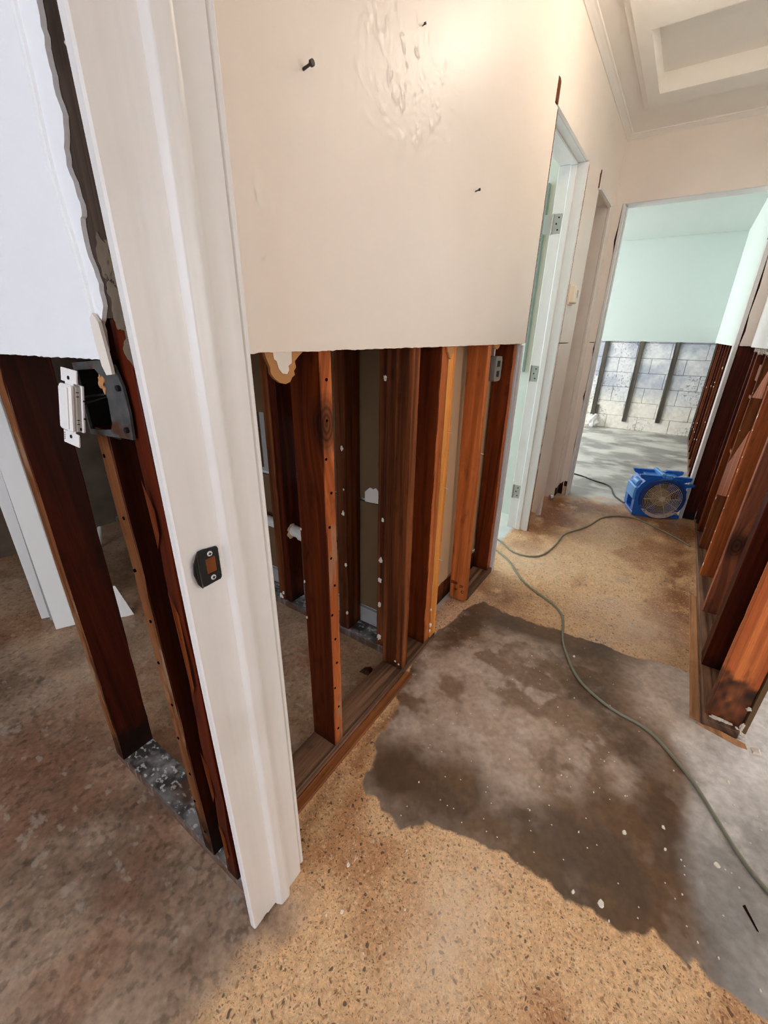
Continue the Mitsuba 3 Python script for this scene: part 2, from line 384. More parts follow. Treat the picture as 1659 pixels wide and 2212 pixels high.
    pale = pale * (1 - dr.clip(pool * 1.3, 0, 1))
    m = mix(lin(84, 64, 48), lin(176, 154, 137), pale)
    m = mix(m, lin(104, 76, 50), smoothstep(0.42, 0.62, fbm(p.x * 7, p.y * 7, 9, 5)) * 0.7)
    m = mix(m, lin(192, 174, 160), smoothstep(0.52, 0.70, fbm(p.x * 13 + 5, p.y * 13, 7, 5)) * (0.15 + 0.55 * pale) * (1 - dr.clip(pool, 0, 1)))
    gx = p.x - (0.22 + 0.10 * dr.clip(1.3 - p.y, -0.6, 0.8)) + 0.16 * (cloud - 0.5)
    grey = smoothstep(0.0, 0.10, gx)
    gcol = mix(lin(146, 144, 142), lin(232, 228, 224), smoothstep(0.3, 0.75, fbm(p.x * 5 + 4, p.y * 6, 2, 4)))
    gcol = mix(gcol, lin(246, 243, 240), smoothstep(1.08, 1.42, p.y + 0.3 * (cloud - 0.5)) * smoothstep(0.30, 0.50, p.x) * 0.75)  # grey floor whitened by the right opening: daylight put into the colour
    m = mix(m, gcol, grey)
    m = mix(m, lin(216, 196, 180), dr.clip((blob(p, 0.25, 1.62, 0.13, 0.20) * 1.2) * (0.25 + 1.2 * fbm(p.x * 9 + 2, p.y * 9, 4, 4)), 0, 0.8))
    spk, _, sr = voronoi(p.x * 42 + 3, p.y * 42)
    m = mix(m, lin(232, 222, 206), smoothstep(0.10, 0.05, spk) * dr.select(sr < 0.07, 0.8, 0.0))
    m = m * (0.74 + 0.52 * fbm(p.x * 70, p.y * 70, 8, 4))
    c = mix(c, m, ins)
    # back room: bare grey screed
    back = smoothstep(3.62, 3.86, p.y + 0.25 * (g9 - 0.5) - 0.15 * dr.clip(p.x, -0.4, 0.3))
    b = mix(lin(142, 139, 134), lin(204, 200, 194), smoothstep(0.3, 0.7, fbm(p.x * 3.4, p.y * 4.2, 1, 5)))
    b = mix(b, lin(104, 100, 96), smoothstep(0.58, 0.72, fbm(p.x * 4 + 5, p.y * 6, 3, 5)) * 0.6)
    c = mix(c, b, back)
    # left room and the near room: bare brownish screed with the adhesive still on
    lx = -0.47 - 0.1 * dr.clip(0.3 - p.y, -0.1, 1.0)
    near = smoothstep(0.06, -0.06, p.x - lx + 0.18 * (g9 - 0.5) + 0.1 * (g3 - 0.5)) * smoothstep(0.42, 0.28, p.y + 0.02 * (g9 - 0.5))
    left = smoothstep(-0.66, -0.74, p.x) * smoothstep(1.3, 1.1, p.y)
    lw = dr.maximum(near, left * 0.8)
    s = mix(lin(124, 100, 82), lin(176, 150, 127), smoothstep(0.25, 0.75, fbm(p.x * 6, p.y * 7, 3, 4)))
    s = mix(s, lin(140, 96, 72), smoothstep(0.5, 0.75, fbm(p.x * 4 + 9, p.y * 4, 2, 3)) * 0.6)
    s = s * (0.66 + 0.8 * fbm(p.x * 90, p.y * 90, 5, 5))
    s = mix(s, s * 0.45, smoothstep(0.54, 0.76, fbm(p.x * 64 + 3, p.y * 64, 6, 5)) * 0.6)
    s = mix(s, lin(192, 178, 162), smoothstep(0.66, 0.80, fbm(p.x * 30, p.y * 42, 7, 4)) * 0.45)
    c = mix(c, s, lw)
    # bathroom tile bed, pale
    bath = smoothstep(-0.70, -0.74, p.x) * smoothstep(1.25, 1.35, p.y) * smoothstep(3.0, 2.95, p.y)
    c = mix(c, mix(lin(186, 192, 190), lin(222, 228, 228), g9), bath)
    return c
def f_floorb(p, n, uv):
    return fbm(p.x * 60, p.y * 60, 0, 3) + 0.8 * fbm(p.x * 11, p.y * 11, 3, 2)
scene['floor_mat'] = bumped(principled(proc(f_floor), 0.42, 0.42), f_floorb, 0.0012)

rng = random.Random(7)

# ------------------------------------------------------------------ large structure
add('floor', box(-3.3, 3.7, -3.0, 7.4, -0.12, 0.0, 0.0), 'floor_mat', 'worn concrete and terrazzo floor with a dark patch of mortar', kind='structure')
add('ceiling', slab_z(sbox(-3.3, -2.9, 3.7, 7.4).difference(sbox(-0.44, 2.515, 0.15, 3.13)), CEIL, CEIL + 0.10), 'paint_ceiling', 'white painted ceiling of the hall', kind='structure')

add('ceiling_back_room', box(-2.8, 0.285, 3.78, 7.06, CEIL - 0.012, CEIL - 0.0005, 0.001), 'paint_back_ceiling', 'dull pale aqua ceiling of the back room', kind='structure')
# perpendicular wall at the left of the near doorway (faces the camera)
def wall_front():
    # torn edge beside the jamb
    edge = [(-0.592, 2.425), (-0.592, 1.62), (-0.588, 1.55), (-0.592, 1.53), (-0.596, 1.48), (-0.590, 1.455), (-0.604, 1.43), (-0.607, 1.415), (-0.600, 1.40), (-0.596, 1.372), (-0.603, 1.366), (-0.606, 1.335), (-0.600, 1.30), (-0.602, 1.275), (-0.612, 1.262), (-0.620, 1.255), (-0.622, 1.225), (-0.634, 1.214)]
    bottom = ragged((-0.640, 1.212), (-1.30, 1.200), 0.0011, 0.009, rng) + [(-3.05, 1.196)]
    edge = [(x - 0.006 if z > 1.3 else x, z) for x, z in edge]
    fine = []
    for a, b in zip(edge[:-1], edge[1:]):
        fine += ragged(a, b, 0.0022, 0.007, rng)[:-1] if a[1] < 1.63 else [a]
    P = Polygon(fine + [edge[-1]] + bottom + [(-3.05, 2.425)]).buffer(0)
    return slab_y(P, 0.2755, 0.281)
WF = add('wall_front', wall_front(), 'paint_cool', 'white drywall left of the near door jamb, cut off at mid height', kind='structure')
ridge = [(-0.640, 2.0), (-0.646, 1.8), (-0.644, 1.6), (-0.641, 1.5), (-0.646, 1.42), (-0.634, 1.34), (-0.630, 1.29), (-0.633, 1.25)]
add(WF + '__paint_ridge', tube([(x, 0.2760, z) for x, z in ridge], 0.0035, 6), 'paint_cool')
add(WF + '__paint_ridge', tube([(x - 0.011, 0.2758, z) for x, z in ridge], 0.0022, 6), 'paint_cool')
# dangling flap of torn paper beside the cut
flap = slab_y(Polygon([(-0.631, 1.262), (-0.622, 1.268), (-0.611, 1.258), (-0.608, 1.228), (-0.606, 1.205), (-0.606, 1.196), (-0.622, 1.194), (-0.629, 1.205), (-0.632, 1.235)]), 0.2695, 0.2735)
add(WF + '__torn_paper_flap', flap, 'plaster_white', 'torn strip of white paper hanging at the drywall corner')
# framing of that wall
add(WF + '__bottom_plate', box(-1.185, -0.516, 0.285, 0.374, 0.0, 0.038, 0.003), 'plate_x', 'scraped grey bottom plate on the floor')
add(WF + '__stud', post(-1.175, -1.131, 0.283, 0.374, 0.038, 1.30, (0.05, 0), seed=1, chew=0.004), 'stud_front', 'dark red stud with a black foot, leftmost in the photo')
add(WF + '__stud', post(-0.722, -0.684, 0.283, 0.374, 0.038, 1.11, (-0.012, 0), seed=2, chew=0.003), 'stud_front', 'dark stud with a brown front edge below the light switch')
add(WF + '__stud', post(-0.632, -0.594, 0.284, 0.374, 0.038, 2.40, (0.03, 0), seed=3, chew=0.008), 'wood_dark', 'splintered trimmer stud beside the white jamb')
add(WF + '__stud', post(-0.576, -0.536, 0.290, 0.374, 0.038, 2.40, (0.02, 0), seed=4, chew=0.004), 'wood_dark')
wood('wood_gap', (84, 70, 60), (50, 38, 31), mold=0.0, seed=3.3, rough=0.8, spec=0.1)
add(WF + '__trimmer_face', box(-0.625, -0.516, 0.2815, 0.2828, 1.262, 2.40, 0.0004), 'wood_gap', 'dark wood in the gap beside the jamb')
# splinters torn from the trimmer
for k, (x, z0, z1, dx) in enumerate(((-0.618, 0.93, 1.05, 0.014), (-0.626, 0.30, 0.47, 0.010), (-0.621, 0.09, 0.24, 0.012), (-0.612, 0.62, 0.86, 0.012))):
    s_ = trimesh.convex.convex_hull(np.array([(x, 0.283, z0), (x + dx, 0.283, z0 + 0.03), (x + dx * 0.6, 0.277, z1), (x + dx, 0.284, z1 - 0.05), (x + dx * 0.5, 0.279, (z0 + z1) / 2), (x + 0.002, 0.284, (z0 + z1) / 2)]))
    add(WF + '__splinter', s_, 'wood_brown')
# plaster and mortar smeared over the trimmer above the cut
add(WF + '__mortar_smear', cat_(lump((-0.575, 0.283, 1.28), (0.024, 0.005, 0.030), 3, 3, 0.8), lump((-0.560, 0.283, 1.23), (0.020, 0.005, 0.028), 4, 3, 0.8), lump((-0.582, 0.282, 1.325), (0.016, 0.004, 0.022), 5, 3, 0.8)), 'cement_dark', smooth=True)
for (x0, z0, x1, z1) in ((-0.553, 1.494, -0.531, 1.488), (-0.535, 1.160, -0.506, 1.160), (-0.543, 0.785, -0.517, 0.786), (-0.543, 0.651, -0.516, 0.655), (-0.537, 0.112, -0.521, 0.13)):
    add(WF + '__nail', cyl((x0, 0.276, z0), (x1, 0.262, z1), 0.0016, 8), 'screw_steel')
for k in range(10):
    z = 0.12 + k * 0.105
    x = -0.706 - 0.012 * (z - 0.04) / 1.07
    add(WF + '__stud_001__nail_hole', trimesh.creation.cylinder(radius=0.0032, segment=[(x + 0.006 * (-1) ** k, 0.2815, z), (x + 0.006 * (-1) ** k, 0.285, z)], sections=8), 'hole_dark')

# hall left wall: drywall with three door openings
def wall_left():
    rg = random.Random(3)
    outer = [(0.36, 1.2145)] + ragged((0.42, 1.2145), (2.06, 1.2175), 0.0022, 0.022, rg) + [(2.073, 1.2175)] + ragged((2.075, 1.25), (2.078, 2.0), 0.0015, 0.03, rg) + [(2.078, 2.128), (2.040, 2.128), (2.036, 2.118), (2.038, 2.066)]
    P = Polygon([(0.36, 1.2145)] + ragged((0.42, 1.2145), (2.075, 1.2175), 0.0022, 0.022, rg) + [(3.50, 1.2175), (3.50, CEIL), (0.36, CEIL)])
    full = sbox(0.36, 0, YE, CEIL)
    cut = Polygon(ragged((0.36, 1.2145), (2.084, 1.2175), 0.0012, 0.011, rg) + [(2.084, -1), (0.36, -1)])
    d2 = Polygon(ragged((2.080, 0.0), (2.080, 2.062), 0.0012, 0.03, rg) + ragged((2.735, 2.062), (2.742, 0.0), 0.0018, 0.035, rg))
    slot2 = Polygon([(2.036, 2.055), (2.080, 2.055), (2.082, 2.13), (2.070, 2.136), (2.040, 2.133)])
    d3 = Polygon([(3.076, 0), (3.076, 2.022), (3.511, 2.022), (3.511, 0)])
    slot3 = Polygon([(3.040, 2.015), (3.078, 2.015), (3.078, 2.112), (3.050, 2.108), (3.030, 2.080), (3.040, 2.05)])
    gap = Polygon([(2.745, -1)] + ragged((2.742, 0.15), (2.88, 0.085), 0.006, 0.02, rg) + ragged((2.90, 0.085), (3.07, 0.19), 0.008, 0.03, rg) + [(3.08, -1)])
    gap2 = Polygon([(3.50, -1)] + ragged((3.50, 0.09), (3.66, 0.11), 0.006, 0.03, rg) + [(3.66, -1)])
    crack = sbox(2.735, 1.2115, 2.97, 1.2165)
    return full.difference(unary_union([cut, d2, slot2, d3, slot3, gap, gap2, crack]))
WL = add('wall_left', slab_x(wall_left(), -0.635, XW), 'paint_cream', 'long cream painted hall wall, its lower half stripped to the studs', kind='structure')
# inner backing above the cut (structure above the studs) and the room side board
add(WL + '__room_side_board', slab_x(Polygon([(0.40, 1.235), (1.24, 1.235), (1.24, 0.11)] + ragged((1.24, 0.11), (1.70, 0.125), 0.008, 0.025, rng) + [(2.08, 0.13), (2.08, 2.07), (2.74, 2.07), (2.74, 0.0), (3.07, 0.0), (3.07, CEIL), (0.40, CEIL)]), -0.748, -0.735), 'paper_beige', 'beige back of the board on the far side of the studs')
add(WL + '__baseboard', box(-0.752, -0.737, 1.26, 2.05, 0.0, 0.105, 0.002), 'wood_weathered')
add(WL + '__bottom_plate', box(-0.725, -0.629, 0.40, 1.09, 0.0, 0.036, 0.003), 'plate_y', 'worn grey brown bottom plate along the hall floor')
add(WL + '__bottom_plate', box(-0.725, -0.632, 1.09, 1.37, 0.0, 0.034, 0.003), 'plate_y')
add(WL + '__bottom_plate', box(-0.725, -0.629, 1.715, 2.10, 0.0, 0.030, 0.003), 'plate_y', 'short bottom plate before the bathroom doorway')
add(WL + '__tack_strip', box(-0.628, -0.598, 0.41, 1.12, 0.0, 0.011, 0.002), 'strip_y', 'orange brown wooden strip along the foot of the plate')
S = WL + '__stud'
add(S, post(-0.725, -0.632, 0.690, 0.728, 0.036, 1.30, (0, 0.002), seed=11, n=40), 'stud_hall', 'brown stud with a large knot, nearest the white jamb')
add(S, post(-0.725, -0.634, 1.092, 1.132, 0.034, 1.30, (0.0, -0.006), seed=12, n=40, chew=0.003), 'wood_weathered', 'weathered brown stud with two white nail heads at its foot')
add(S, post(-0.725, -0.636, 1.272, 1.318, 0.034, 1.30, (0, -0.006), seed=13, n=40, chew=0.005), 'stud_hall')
add(S, post(-0.722, -0.634, 1.322, 1.372, 0.034, 1.30, (0, -0.004), seed=14, n=30, chew=0.002), 'wood_pale', 'bright orange stud edge doubled onto a dark stud')
add(S, post(-0.715, -0.630, 1.688, 1.722, 0.012, 1.30, (0, -0.045), seed=15, n=30), 'wood_orange', 'clean orange stud with a black stamp at its foot')
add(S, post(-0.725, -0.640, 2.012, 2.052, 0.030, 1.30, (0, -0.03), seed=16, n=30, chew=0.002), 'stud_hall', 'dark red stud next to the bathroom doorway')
for k in range(13):
    z = 0.10 + k * 0.088
    add(S + '__nail_hole', trimesh.creation.cylinder(radius=0.0036, segment=[(-0.634, 0.706 + 0.008 * math.sin(k * 2.3), z), (-0.6305, 0.706 + 0.008 * math.sin(k * 2.3), z)], sections=8), 'hole_dark')
for (x, z) in ((-0.664, 0.062), (-0.648, 0.055)):
    add(S + '_001__nail_head', lump((x, 1.0905, z), (0.0045, 0.002, 0.0045), 1, 1, 0.1), 'plaster_chip')
# stamp on the orange stud: IBB C over a ringed mark
def stamp(txt, h, x, z):
    m = meshkit.text_mesh(txt, h, 0.0006, bold=True)
    return frame_xform(m, (x, 1.6875 - 0.045 * (z - 0.012) / 1.29, z), (1, 0, 0), (0, 0, 1), (0, -1, 0))
add(S + '_004__stamp', cat_(stamp('IBB', 0.015, -0.712, 0.098), stamp('CF', 0.013, -0.665, 0.088), stamp('RP', 0.010, -0.692, 0.062), stamp('C', 0.016, -0.655, 0.056)), 'ink', 'black mill stamp')
a = trimesh.creation.annulus(0.011, 0.0135, 0.0006, sections=28)
add(S + '_004__stamp', frame_xform(a, (-0.684, 1.6868, 0.067), (1, 0, 0), (0, 0, 1), (0, -1, 0)), 'ink')
# torn scrap of board left hanging below the cut
scr = Polygon([(0.540, 1.222), (0.545, 1.205), (0.552, 1.190), (0.553, 1.178), (0.562, 1.168), (0.575, 1.160), (0.588, 1.157), (0.600, 1.160), (0.606, 1.168), (0.614, 1.172), (0.612, 1.180), (0.618, 1.186), (0.616, 1.198), (0.628, 1.207), (0.640, 1.215), (0.640, 1.222)])
SB = add(WL + '__drywall_scrap', slab_x(scr, -0.634, -0.627), 'paper_brown', 'torn brown and white scrap of board below the cut edge')
add(SB + '__paper_face', slab_x(Polygon([(0.560, 1.221), (0.562, 1.203), (0.568, 1.200), (0.572, 1.186), (0.580, 1.177), (0.592, 1.175), (0.598, 1.182), (0.597, 1.190), (0.606, 1.195), (0.608, 1.221)]), -0.628, -0.6255), 'plaster_white')
add(WL + '__drywall_scrap', slab_x(Polygon([(1.285, 1.222), (1.29, 1.20), (1.298, 1.196), (1.305, 1.183), (1.318, 1.176), (1.325, 1.19), (1.335, 1.20), (1.34, 1.222)]), -0.634, -0.628), 'paper_brown')
add(WL + '__drywall_scrap', slab_x(Polygon([(1.70, 1.222), (1.71, 1.205), (1.74, 1.198), (1.76, 1.207), (1.77, 1.222)]), -0.634, -0.628), 'paper_brown')
# plaster bits left on the studs
for k, (x, y, z, s) in enumerate(((-0.64, 1.108, 0.99, 6), (-0.637, 1.70, 0.55, 5), (-0.637, 1.705, 0.33, 5), (-0.634, 1.713, 0.20, 6), (-0.632, 1.70, 0.43, 5), (-0.636, 1.325, 0.10, 14), (-0.633, 1.318, 0.075, 10),
                                  (-0.636, 1.322, 0.18, 8), (-0.638, 1.345, 0.74, 7), (-0.638, 2.05, 1.16, 7), (-0.638, 2.06, 0.95, 5), (-0.638, 2.07, 0.36, 5), (-0.637, 2.08, 0.06, 9), (-0.72, 0.69, 0.62, 6), (-0.72, 0.69, 0.78, 5), (-0.72, 0.69, 0.50, 6))):
    add(WL + '__plaster_bit', lump((x, y, z), (s * 4e-4, s * 5e-4, s * 8e-4), k, 1), 'plaster_white')
for k, (y, z) in enumerate(((1.35, 0.93), (1.352, 0.72), (1.355, 0.41), (1.69, 0.78), (2.03, 0.8), (2.05, 0.5))):
    add(WL + '__nail', cyl((-0.636, y, z), (-0.618, y + 0.004, z - 0.003), 0.0015, 6), 'screw_steel')
# plaster exposed wood in the slots above the doors
add(WL + '__header', box(-0.660, -0.6365, 1.98, 3.56, 2.082, 2.17, 0.002), 'wood_brown')
add(WL + '__header_face', slab_x(Polygon([(2.041, 2.064), (2.079, 2.064), (2.081, 2.128), (2.070, 2.134), (2.041, 2.131)]), -0.6365, -0.6235), 'wood_weathered', 'brown wood in the slot above the bathroom doorway')
add(WL + '__header_face', slab_x(Polygon([(3.042, 2.03), (3.076, 2.03), (3.076, 2.110), (3.051, 2.106), (3.033, 2.080), (3.042, 2.05)]), -0.6365, -0.6235), 'wood_weathered', 'brown wood in the slot above the closet opening')
# wood and shims seen below the broken bottom of the wall pieces
add(WL + '__backing_board', box(-0.66, -0.637, 2.76, 2.985, 0.0, 0.20, 0.002), 'paper_beige')
add(WL + '__backing_board', box(-0.66, -0.637, 3.52, 3.64, 0.0, 0.16, 0.002), 'wood_weathered')

# partition between the two small rooms on the left (seen between the studs)
WP = thing('wall_partition', 'stripped stud partition behind the hall studs', None, kind='structure')
add(WP + '__bottom_plate', box(-3.05, -0.735, 1.153, 1.243, 0.0, 0.036, 0.003), 'plate_x')
add(WP + '__stud', post(-1.385, -1.345, 1.155, 1.245, 0.036, 2.40, (0.02, 0), seed=31, n=40, chew=0.004), 'wood_weathered')
add(WP + '__stud', post(-1.343, -1.307, 1.160, 1.245, 0.036, 2.40, (0.02, 0), seed=32, n=30), 'wood_dark')
add(WP + '__stud', post(-1.000, -0.952, 1.155, 1.245, 0.036, 2.40, (0.01, 0), seed=33, n=40, chew=0.006), 'wood_weathered', 'rough stud with white plaster lumps on its edge')
add(WP + '__stud', post(-0.800, -0.760, 1.155, 1.245, 0.036, 2.40, (0.0, 0), seed=34, n=40, chew=0.005), 'wood_weathered')
for x in (-1.80, -2.24, -2.68):
    add(WP + '__stud', post(x, x + 0.04, 1.155, 1.245, 0.036, 2.40, seed=int(-x * 10), n=8), 'wood_dark')
add(WP + '__backing_panel', slab_y(Polygon([(-3.05, 0.66), (-1.53, 0.66), (-1.53, 0.92), (-1.2, 0.92), (-1.2, 0.635), (-0.745, 0.645), (-0.745, CEIL), (-3.05, CEIL)]), 1.247, 1.259), 'paper_backing', 'dark brown back of the far board')
add(WP + '__backing_panel', box(-3.05, -0.745, 1.247, 1.259, 0.125, 0.628, 0.001), 'paper_backing')
add(WP + '__backing_panel', box(-3.05, -0.745, 1.247, 1.259, 0.0, 0.11, 0.001), 'board_grey')
add(WP + '__white_panel', box(-1.9, -1.50, 1.258, 1.266, 0.64, 0.93, 0.001), 'board_grey', 'pale grey panel seen left of the partition stud')
add(WP + '__torn_patch', slab_y(Polygon([(-0.925, 0.63), (-0.83, 0.635), (-0.83, 0.668), (-0.85, 0.676), (-0.872, 0.698), (-0.885, 0.690), (-0.90, 0.694), (-0.925, 0.672)]), 1.2445, 1.247), 'plaster_white')
for k, (x, z, s) in enumerate(((-0.962, 0.86, 9), (-0.963, 0.60, 10), (-0.956, 0.37, 9), (-0.955, 0.13, 9), (-0.782, 0.45, 11), (-0.785, 0.36, 11), (-0.785, 0.245, 11), (-0.785, 0.08, 14), (-0.775, 1.12, 9), (-0.775, 0.62, 8), (-1.37, 0.055, 16), (-1.355, 0.075, 10), (-0.958, 0.70, 4))):
    add(WP + '__plaster_bit', lump((x, 1.153, z), (s * 6e-4, s * 4e-4, s * 9e-4), k, 3, 0.9), 'plaster_white')
# right hand hall wall
WR = add('wall_right', slab_x(sbox(1.53, 1.213, YE, CEIL).union(Polygon([(1.6, 1.22)] + ragged((1.6, 1.213), (3.6, 1.208), 0.0015, 0.02, rng) + [(3.6, 1.22)])), XR, 0.343), 'paint_cool', 'white drywall of the right hall wall, cut off at mid height', kind='structure')
add(WR + '__bottom_plate', box(0.350, 0.452, 1.505, YE, 0.0, 0.034, 0.003), 'plate_y', 'brown bottom plate of the right wall')
add(WR + '__tack_strip', box(0.318, 0.348, 1.52, 2.45, 0.0, 0.005, 0.002), 'strip_pale')
S = WR + '__stud'
add(S, post(0.356, 0.456, 1.535, 1.576, 0.034, 1.30, (0.0, 0), seed=41, n=40, chew=0.002), 'wood_moldy', 'broad orange end stud with a black mouldy foot')
add(S, post(0.350, 0.446, 1.820, 1.858, 0.034, 1.30, seed=42, n=30), 'wood_dark', 'dark red stud behind the orange end stud')
add(S, post(0.352, 0.446, 1.868, 1.906, 0.034, 1.30, seed=43, n=30), 'wood_dark')
add(S, post(0.362, 0.452, 2.262, 2.300, 0.034, 1.30, seed=44, n=40), 'wood_knot', 'brown stud with a round knot')
add(S, post(0.358, 0.450, 2.665, 2.703, 0.034, 1.30, seed=45, n=30), 'wood_rust', 'orange stud in the middle of the right wall')
add(S, post(0.356, 0.446, 3.060, 3.098, 0.034, 1.30, seed=46, n=30), 'wood_weathered', 'brown stud behind the diagonal brace')
add(S, post(0.352, 0.446, 3.36, 3.398, 0.034, 1.30, seed=47, n=30), 'wood_brown')
add(S, post(0.350, 0.446, 3.51, 3.548, 0.034, 1.30, seed=48, n=30), 'wood_dark')
add(S, post(0.345, 0.446, 3.60, 3.640, 0.034, 1.30, seed=49, n=30), 'wood_dark')
# let-in diagonal brace, sawn off between two studs
add(WR + '__brace', slab_x(Polygon([(3.055, 0.575), (2.705, 0.84), (2.705, 0.49), (3.040, 0.40)]), 0.353, 0.372), 'wood_rust', 'lower sawn piece of the diagonal brace')
add(WR + '__brace', slab_x(Polygon([(3.018, 0.964), (2.807, 1.113), (2.705, 1.185), (2.705, 0.991)]), 0.353, 0.372), 'wood_rust', 'upper sawn piece of the diagonal brace')
for z, w in ((1.03, 0.09), (0.93, 0.02), (0.60, 0.02)):
    add(WR + '__blocking', box(0.375, 0.44, 3.10, 3.355, z, z + w, 0.002), 'wood_knot')
for k in range(16):
    z = 0.10 + 0.068 * k
    add(WR + '__plaster_bit', lump((0.357, (2.667, 3.062, 2.667)[k % 3] + 0.004 * math.sin(k), z), (0.002, 0.0022, 0.004 + 0.006 * (k % 4 == 0)), k, 2, 0.9), 'plaster_chip')
for k, (x, y, z, a, b, c) in enumerate(((0.390, 1.527, 0.036, 0.018, 0.006, 0.006), (0.415, 1.528, 0.034, 0.014, 0.005, 0.005), (0.445, 1.522, 0.022, 0.010, 0.008, 0.014), (0.457, 1.530, 0.035, 0.005, 0.005, 0.018), (0.462, 1.52, 0.012, 0.012, 0.008, 0.010), (0.452, 1.529, 0.12, 0.006, 0.004, 0.006))):
    add(WR + '__plaster_bit', lump((x, y, z), (a, b, c), 80 + k, 3, 0.9), 'plaster_white')
add(WR + '__plate_splinter', trimesh.convex.convex_hull(np.array([(0.335, 1.505, 0.0), (0.36, 1.498, 0.0), (0.45, 1.475, 0.0), (0.478, 1.478, 0.0), (0.47, 1.490, 0.010), (0.40, 1.503, 0.012), (0.34, 1.506, 0.006)])), 'strip_pale')
for k in range(14):
    add(WR + '__plaster_bit', lump((0.345, 2.85 + 0.045 * k, 1.200 - 0.012 * rng.random()), (0.008, 0.012, 0.006 + 0.012 * rng.random()), 120 + k, 2, 0.9), 'gypsum')
# hall end wall with its doorway
def wall_end():
    rg = random.Random(5)
    full = sbox(-0.635, 0.0, 0.45, CEIL)
    op = Polygon([(-0.572, -1), (-0.572, 0.35)] + [(-0.5755, 0.42), (-0.571, 0.6), (-0.5735, 0.78), (-0.582, 0.82), (-0.5745, 0.87), (-0.572, 1.1), (-0.580, 1.17), (-0.574, 1.21), (-0.5715, 1.5), (-0.574, 1.78), (-0.583, 1.86), (-0.576, 1.94), (-0.573, 2.066)] +
                 [(0.276, 2.066), (0.279, 1.9), (0.274, 1.7), (0.281, 1.55), (0.275, 1.4), (0.283, 1.3), (0.276, 1.222), (0.276, -1)])
    low = Polygon([(-0.64, -1), (-0.64, 0.10), (-0.618, 0.095), (-0.604, 0.12), (-0.5985, 0.03), (-0.597, -1)]).union(Polygon([(-0.599, -1), (-0.597, 0.115), (-0.588, 0.125), (-0.57, 0.12), (-0.57, -1)]))
    cr = sbox(-0.612, 1.2115, -0.57, 1.2155)
    rightlow = Polygon([(0.25, -1), (0.25, 1.213), (0.46, 1.211), (0.46, -1)])
    return full.difference(unary_union([op, low, cr, rightlow]))
WE = add('wall_end', slab_y(wall_end(), YE, YE + 0.013), 'paint_cream', 'cream wall over the doorway at the end of the hall', kind='structure')
add(WE + '__stud', post(-0.640, -0.5735, YE + 0.016, YE + 0.105, 0.0, 2.06, seed=51, n=20), 'wood_dark')
add(WE + '__stud', post(0.275, 0.345, YE + 0.016, YE + 0.105, 0.0, 2.06, seed=52, n=30), 'wood_dark', 'dark red corner studs right of the end doorway')
add(WE + '__foot_block', box(-0.600, -0.575, YE + 0.006, YE + 0.014, 0.0, 0.075, 0.001), 'paper_beige')
add(WE + '__header', box(-0.64, 0.345, YE + 0.016, YE + 0.105, 2.09, 2.40, 0.002), 'wood_dark')

# ------------------------------------------------------------------ doorways
# near doorway: the white jamb with the strike plate
D1 = thing('door_1', 'white painted door jamb with a black strike plate, nearest the camera', None, kind='structure')
def jamb_profile():
    # (x, y) of the section, face towards +x
    f = lambda y, o=0.0: (-0.4975 + o, y)
    pts = [(-0.5125, 0.2535), (-0.511, 0.252), (-0.500, 0.252), f(0.2545), f(0.276), f(0.283, -0.0011), f(0.290, 0.0003), f(0.312), f(0.3155, 0.0010), f(0.320, 0.0098), f(0.323, 0.0115), f(0.338, 0.0125), f(0.344, 0.0118), f(0.348, 0.0095), f(0.350, 0.0008), f(0.394), f(0.396, -0.002), (-0.5125, 0.396)]
    return pts
def jamb_mesh(pts, zfoot, z1):
    n = len(pts); zs = [None, 0.04, 0.12] + list(np.linspace(0.25, z1, 24)); V = []
    for i, z in enumerate(zs):
        for (x, y) in pts:
            V.append((x + 0.0006 * math.sin(9 * (z or 0) + y * 40), y, zfoot(y) if i == 0 else z))
    F = []
    for i in range(len(zs) - 1):
        for k in range(n):
            a, b = i * n + k, i * n + (k + 1) % n
            F += [(a, b, b + n), (a, b + n, a + n)]
    tri = trimesh.creation.triangulate_polygon(Polygon(pts), engine='earcut')[1] if False else None
    from mapbox_earcut import triangulate_float64
    t = triangulate_float64(np.array(pts), np.array([n], dtype=np.uint32)).reshape(-1, 3)
    for q in t:
        F.append((q[2], q[1], q[0])); F.append(tuple(int(v) + (len(zs) - 1) * n for v in q))
    m = trimesh.Trimesh(np.array(V), F, process=False); trimesh.repair.fix_normals(m); return m
def foot(y):
    if y < 0.277: return 0.014
    if y < 0.287: return 0.020
    if y < 0.3125: return 0.012
    return 0.001
add(D1 + '__jamb', jamb_mesh(jamb_profile(), foot, 2.06), 'paint_trim', smooth=38)
add(D1 + '__casing', box(-0.575, -0.4995, 0.3975, 0.409, 0.02, 2.12, 0.003), 'paint_trim')
add(D1 + '__head', box(-0.533, 0.36, 0.252, 0.40, 2.062, 2.084, 0.002), 'paint_trim')
add(D1 + '__jamb', box(0.335, 0.357, 0.252, 0.40, 0.0, 2.062, 0.002), 'paint_trim')
